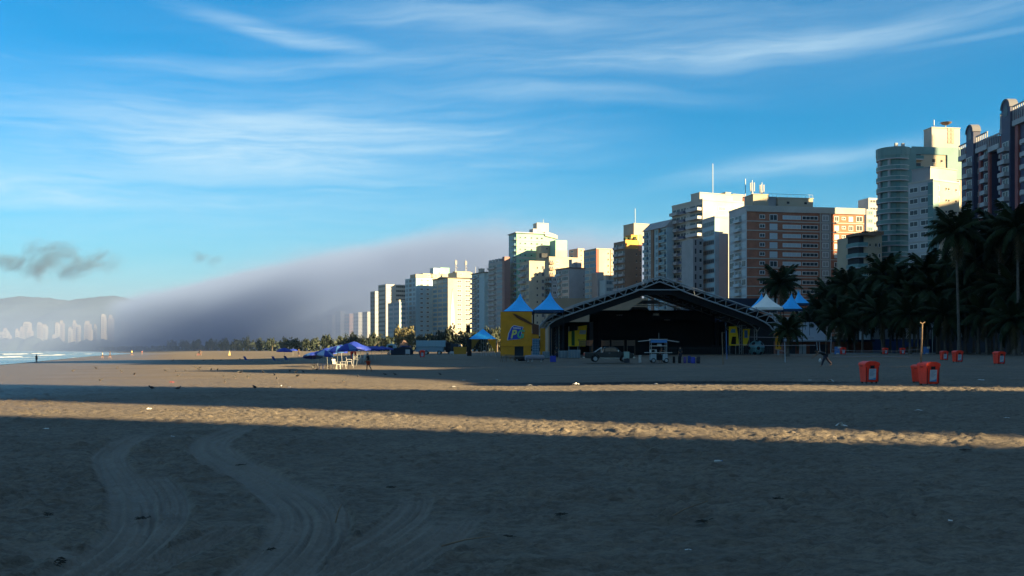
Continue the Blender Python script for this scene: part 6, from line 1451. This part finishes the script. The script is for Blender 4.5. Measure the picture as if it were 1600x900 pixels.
def left_vehicles():
    Y = 190.0; g = Z_(554.5, Y)
    LB = mat('trailer_light_blue', (.22, .36, .44), .5); LW = mat('trailer_lower', (.20, .30, .37), .5)
    t = thing('white_trailer', (X_(672, Y), Y, g), 0, 'long pale blue white box trailer parked before the far trees', 'trailer'); a = X_(650, Y) - t.location.x; b_ = X_(696, Y) - t.location.x; z1 = Z_(532, Y) - g; zm = Z_(542, Y) - g
    q = MB(); q.box(a, b_, 0, 2.4, zm, z1, LB); bevel(q.obj('box', t), .06); q = MB(); q.box(a, b_ - .4, .1, 2.3, .6, zm - .03, LW); q.obj('lower_box', t)
    for k in range(5): q = MB(); x = a + (b_ - a) * k / 4.6; q.box(x, x + .06, -.02, .0, .6, z1, LW); q.obj('seam', t)
    for x in (a + .9, a + 1.9, b_ - 1.2): wheel(t, x, .2, .42, .42, .25); wheel(t, x, 2.1, .42, .42, .25)
    q = MB(); q.box(b_ + .05, b_ + 1.0, .1, 2.2, .5, z1 - .3, BLK); bevel(q.obj('cab', t), .08)
    t = thing('small_white_cart', (X_(611, Y), Y, g), 0, 'small white rounded vending cart right of the last umbrella', 'cart'); w = 16 / FPX * Y / 2; h = Z_(537, Y) - g
    q = MB(); q.slab([(-w, h * .45), (-w, h * .7), (-w * .75, h * .95), (0, h), (w * .75, h * .92), (w, h * .6), (w, h * .45)], 0, 1.4, LB); bevel(q.obj('hood', t), .05); q = MB(); q.box(-w * .55, w * .35, -.03, 0, h * .52, h * .85, BLK); q.obj('window', t); q = MB(); q.box(-w * .3, w * .45, 0, 1.3, .3, h * .45, SWH); q.obj('base', t)
    wheel(t, -w * .5, .2, .25, .25, .12); wheel(t, w * .5, .2, .25, .25, .12)
    t = thing('covered_stall', (X_(628, Y), Y, g), 0, 'dark tarpaulin covered stall between the small cart and the trailer', 'stall'); w = 34 / FPX * Y / 2; h = Z_(541, Y) - g
    q = MB(); q.slab([(-w, 0), (-w * .95, h * .7), (-w * .3, h * .85), (w * .2, h), (w * .8, h * .9), (w, h * .5), (w * .95, 0)], -1, 1.6, mat('dark_tarp', (.012, .02, .04), .8)); bevel(q.obj('tarpaulin', t), .15)
    q = MB(); q.box(-w * .1, w * .9, -1.02, -.2, h * .96, h * 1.05, DBL); q.obj('awning', t)
    t = thing('yellow_container', (X_(718.5, Y), Y, g), 0, 'orange yellow open container right of the white trailer', 'container'); w = 20 / FPX * Y / 2; h = Z_(542, Y) - g
    q = MB(); OY = mat('orange_yellow_paint', (.45, .22, .02), .6); q.slab([(-w * .92, .15), (-w, h), (w, h), (w * .92, .15)][::-1], 0, 2, OY); q.obj('tub', t)
    for k in range(6): q = MB(); x = -w * .9 + k * w * .36; q.box(x, x + .08, -.06, 0, .2, h, OY); q.obj('rib', t)
    t = thing('dark_truck', (X_(710, Y + 6), Y + 6, g), 0, 'dark truck with a box body standing behind the yellow container', 'truck'); w = 26 / FPX * Y / 2; h = Z_(537, Y) - g; DT = mat('dark_truck_paint', (.02, .03, .05), .5)
    q = MB(); q.box(-w, w * .5, 0, 2.2, .5, h, DT); bevel(q.obj('body', t), .06); q = MB(); q.slab([(w * .52, .5), (w * .52, h * .9), (w * .8, h * .9), (w, h * .55), (w, .5)][::-1], .1, 2.1, PWH); bevel(q.obj('cab', t), .05)
    q = MB(); q.slab([(w * .6, h * .55), (w * .6, h * .82), (w * .78, h * .82), (w * .92, h * .55)][::-1], .06, .1, GL); q.obj('side_window', t); wheel(t, -w * .6, .2, .4, .4, .25); wheel(t, w * .7, .2, .4, .4, .25)
    for k, (px, pyt, w_, Y2, m, lab) in enumerate(((637, 546, 7, 175, PWH, 'pale sign board in front of the dark stall'), (706, 549, 6, 170, PWH, 'pale sign board left of the yellow container'))):
        t = thing('sign_board', (X_(px, Y2), Y2, gz(X_(px, Y2), Y2)), 0, lab, 'sign'); hh = Z_(pyt, Y2) - t.location.z; w = w_ / FPX * Y2 / 2; q = MB(); q.box(-w, w, 0, .06, .25, hh, m); q.obj('board', t)
        for a in (-w + .05, w - .05): q = MB(); q.tube([(a, .08, 0), (a, .08, hh)], .03, MTL, 4); q.obj('leg', t)
    # sunlit heap of furniture
    t = thing('pink_flower_bush', (X_(630, 200), 200, 1.0), 0, 'pale pink blossoming bush catching the sun above the dark stall', 'bush'); o = link('blossom', crown_mesh(33, mat('pale_blossom', (.5, .33, .25), .8), 350), t, (0, 0, Z_(546, 200) - 1.0)); o.scale = (1.3, 1.3, 2.2)
    p = GG(357.5, 555.5); t = thing('yellow_sail_sign', p, 0, 'small pale yellow pennant standing on the far beach', 'pennant'); h = 8 / FPX * p.y; q = MB(); q.slab([(-.1 * h, 0), (.35 * h, 0), (.3 * h, .5 * h), (.12 * h, h)][::-1], 0, .05, mat('pennant_cloth', (.65, .5, .2), .7)); q.obj('cloth', t); q = MB(); q.tube([(.12 * h, 0, 0), (.12 * h, 0, h * 1.05)], .04, MTL, 4); q.obj('staff', t)
left_vehicles()

# --- birds, litter and weed on the sand
def bird_proto():
    m = mat('bird_feathers', (.035, .035, .04), .7); r = thing('pigeon', (0, 0, 0), 0, 'x', 'bird', 'dark birds scattered over the sunlit sand')
    q = MB(); rows = []
    for k in range(9):
        t = k / 8; rr = .085 * math.sin(math.pi * min(1, t * .92 + .06)) ** .8; rows.append([( .0 + rr * math.cos(a) * .8, -.17 + .34 * t, .13 + .05 * t + rr * math.sin(a)) for a in [math.tau * j / 8 for j in range(8)]])
    q.grid(rows, m, closed=True); q.lathe([(.01, -.045), (.035, -.03), (.045, 0), (.035, .03), (.01, .045)], m, 8, (0, .17, .25)); q.tube([(0, .12, .19), (0, .16, .24)], [.04, .035], m, 6); q.obj('body', r)
    q = MB(); q.box(-.03, .03, -.30, -.12, .11, .125, m); q.obj('tail', r); q = MB(); q.tube([(0, .21, .25), (0, .26, .24)], [.012, .003], BRN, 4); q.obj('beak', r)
    for s_ in (-1, 1): q = MB(); q.tube([(s_ * .03, 0, .1), (s_ * .03, .01, 0), (s_ * .03, .05, 0)], .008, BRN, 4); q.obj('leg', r)
    return r
def small_things():
    B = bird_proto(); r_ = random.Random(3); pts = [(237, 609, 1.8), (278, 609.5, 1.5), (398, 608.5, 1.8), (453, 581.5, 1), (462, 583, 1), (429, 588, 1), (411, 583.5, 1), (150, 577, 1), (183, 576.5, 1), (190, 582.5, 1), (210, 587, 1), (259, 581, 1), (275, 582.5, 1), (306, 576, 1), (311, 579, 1), (340, 579.5, 1), (330, 579.5, 1), (372, 584, 1), (376, 584, 1), (367, 592, 1), (388, 591, 1), (352, 598, 1), (465, 590, 1), (474, 583, .9), (114, 581, 1), (270, 564, 1.2), (285, 565, 1.5), (300, 564.5, 1), (318, 564, 1), (333, 563, 1), (345, 563.5, 1), (371, 564, 1), (375, 562, 1), (388, 558.5, 1.5)]
    for i in range(16): pts.append((r_.uniform(150, 690), r_.uniform(575, 600), .8))
    for i, (px, py, s_) in enumerate(pts):
        p = GG(px, py); o = B if i == 0 else clone(B, p, 0); o.location = p; o.rotation_euler = (0, 0, r_.uniform(0, 6.28)); k = (s_ if s_ < 1.5 else s_ * .5) * .9; o.scale = (k, k, k)
        big = i in (0, 1, 2); o['label'] = ('dark bird on the shaded sand, %s of three before the sunlit flat' % ('left', 'middle', 'right')[i]) if big else 'dark pigeon standing on the flat sand between the umbrellas and the sea'
        o['group'] = 'birds on the shaded sand' if big else 'dark birds scattered over the sunlit sand'
    def scrap(px, py, s_, lab, m=SWH, kind='plastic_bottle'):
        p = GG(px, py); t = thing(kind, p + Vector((0, 0, .03)), r_.uniform(0, 3), lab, {'plastic_bottle': 'bottle', 'crumpled_bag': 'plastic bag', 'paper_scrap': 'paper', 'cup': 'cup'}[kind]); q = MB()
        if kind == 'plastic_bottle': q.lathe([(.01, 0), (.035, .01), (.035, .14), (.015, .19), (.015, .22), (.003, .222)], m, 10); o = q.obj('bottle_shell', t); o.rotation_euler = (R(85), 0, 0); q = MB(); q.lathe([(.018, .215), (.018, .24), (.002, .242)], MBL, 8); c = q.obj('cap', t); c.rotation_euler = (R(85), 0, 0)
        elif kind == 'cup': q.lathe([(.002, 0), (.03, 0), (.042, .1), (.039, .1), (.028, .01)], m, 10); o = q.obj('cup_shell', t); o.rotation_euler = (R(70), 0, 0)
        else:
            rows = [[(x * .05 + r_.uniform(-.015, .015), y * .05 + r_.uniform(-.015, .015), (.05 if kind == 'crumpled_bag' else .02) * r_.random() * (2 - abs(x) * .6) * 1.3) for x in range(-3, 4)] for y in range(-2, 3)]; q.grid(rows, m, sm=False); o = q.obj('sheet', t)
        t.scale = (s_ * .55,) * 3
    for a in ((234, 641, 1.3, 'crumpled white bag on the left end of the long sunlit strip', SWH, 'crumpled_bag'), (1116, 724, 1.0, 'white bottle lying alone on the shaded sand right of centre', SWH, 'plastic_bottle'), (1315, 668, 1.6, 'pale crumpled bag on the shaded sand below the red bins', SWH, 'crumpled_bag'),
              (1297, 597, 2.2, 'white crumpled bag on the sand left of the red bins', SWH, 'crumpled_bag'), (900, 601.5, 2.2, 'white scrap at the edge of the second sunlit strip, centre', SWH, 'crumpled_bag'), (828, 603, 1.6, 'small white scrap left of the centre one on the sunlit strip', SWH, 'paper_scrap'),
              (1025, 601, 1.6, 'small white scrap right of the centre one on the sunlit strip', SWH, 'paper_scrap'), (72, 672, 1, 'small pale scrap at the far left of the shaded sand', SWH, 'paper_scrap'), (524, 766, .7, 'tiny white cup beside the middle wheel track', SWH, 'cup'), (268, 684.5, .8, 'tiny pale scrap above the left wheel track', SWH, 'paper_scrap'),
              (1435, 643, 1.2, 'pale straw like scrap beneath the right bin', SWH, 'paper_scrap'), (1533, 595, 2.2, 'flat white scrap on the sand right of the bins', SWH, 'paper_scrap'), (1266, 595, 1.3, 'tiny white scrap left of the crumpled bag by the bins', SWH, 'paper_scrap'), (725, 595, 1.5, 'white scrap on the shaded sand above the strip', SWH, 'paper_scrap'), (268, 598, 2, 'red wrapper on the damp flat left', RBN, 'paper_scrap'), (438, 604, 1.5, 'white cup on the damp flat near the birds', SWH, 'cup'), (452, 606, 1.5, 'white scrap right of the cup on the damp flat', SWH, 'paper_scrap'), (709, 605, 1.6, 'white scrap at the tip of the dark channel', SWH, 'paper_scrap'), (1573, 655, .8, 'tiny scrap at the right end of the sunlit strip', SWH, 'paper_scrap'), (1075, 865, .35, 'tiny pale scrap near the bottom, right of centre', SWH, 'paper_scrap'), (1485, 818, .4, 'tiny pale scrap near the lower right corner', SWH, 'paper_scrap'), (776, 594.5, 1.2, 'small scrap on the shaded sand right of the yellow booth', SWH, 'paper_scrap')): scrap(*a)
    WD = mat('dark_seaweed', (.022, .020, .014), .8); ws = [(76, 806, 1.0), (220, 813, 1.1), (88, 883, 1.2), (376, 728, 1.0), (612, 763, 1.0), (877, 806, 1.0), (1098, 817, 1.2), (1215, 781, 1.0), (1508, 704, 1.0), (422, 862, .7), (795, 841, .7), (1385, 640, 1.0)]
    for i, (px, py, s_) in enumerate(ws):
        p = GG(px, py); t = thing('seaweed_clump', p + Vector((0, 0, .012)), r_.uniform(0, 3), 'dark tangled clump of dried seaweed lying on the shaded foreground sand', 'seaweed', 'dried seaweed clumps'); t.scale = (s_ * .5,) * 3; q = MB()
        for k in range(26):
            a = r_.uniform(0, 6.28); x, y = r_.gauss(0, .09), r_.gauss(0, .045); z = abs(r_.gauss(0, .014)); L_ = r_.uniform(.05, .13); bend = r_.uniform(-1, 1)
            q.tube([(x, y, z), (x + L_ * .5 * math.cos(a), y + L_ * .5 * math.sin(a), z + .02 * r_.random()), (x + L_ * math.cos(a + bend * .5), y + L_ * math.sin(a + bend * .5), z * .3)], [.007, .009, .003], WD, 4, cap=False)
        q.obj('strands', t)
    for (px, py, a, L_, lab) in ((524, 818, 1.25, .22, 'short dark stick standing up from the sand beside the middle track'), (1035, 815, .35, .6, 'thin dry stick lying on the lower sand right of centre'), (0 + 690, 853, .1, .5, 'thin dry twig lying on the lower right wheel track')):
        p = GG(px, py); t = thing('driftwood_stick', p, .3, lab, 'stick'); q = MB(); q.tube([(0, 0, 0), (L_ * .5 * math.cos(a), .02, L_ * .5 * math.sin(a) + .02), (L_ * math.cos(a), 0, L_ * math.sin(a) * .9 + .02)], [.010, .008, .004], WOOD, 5); q.obj('twig', t)
small_things()
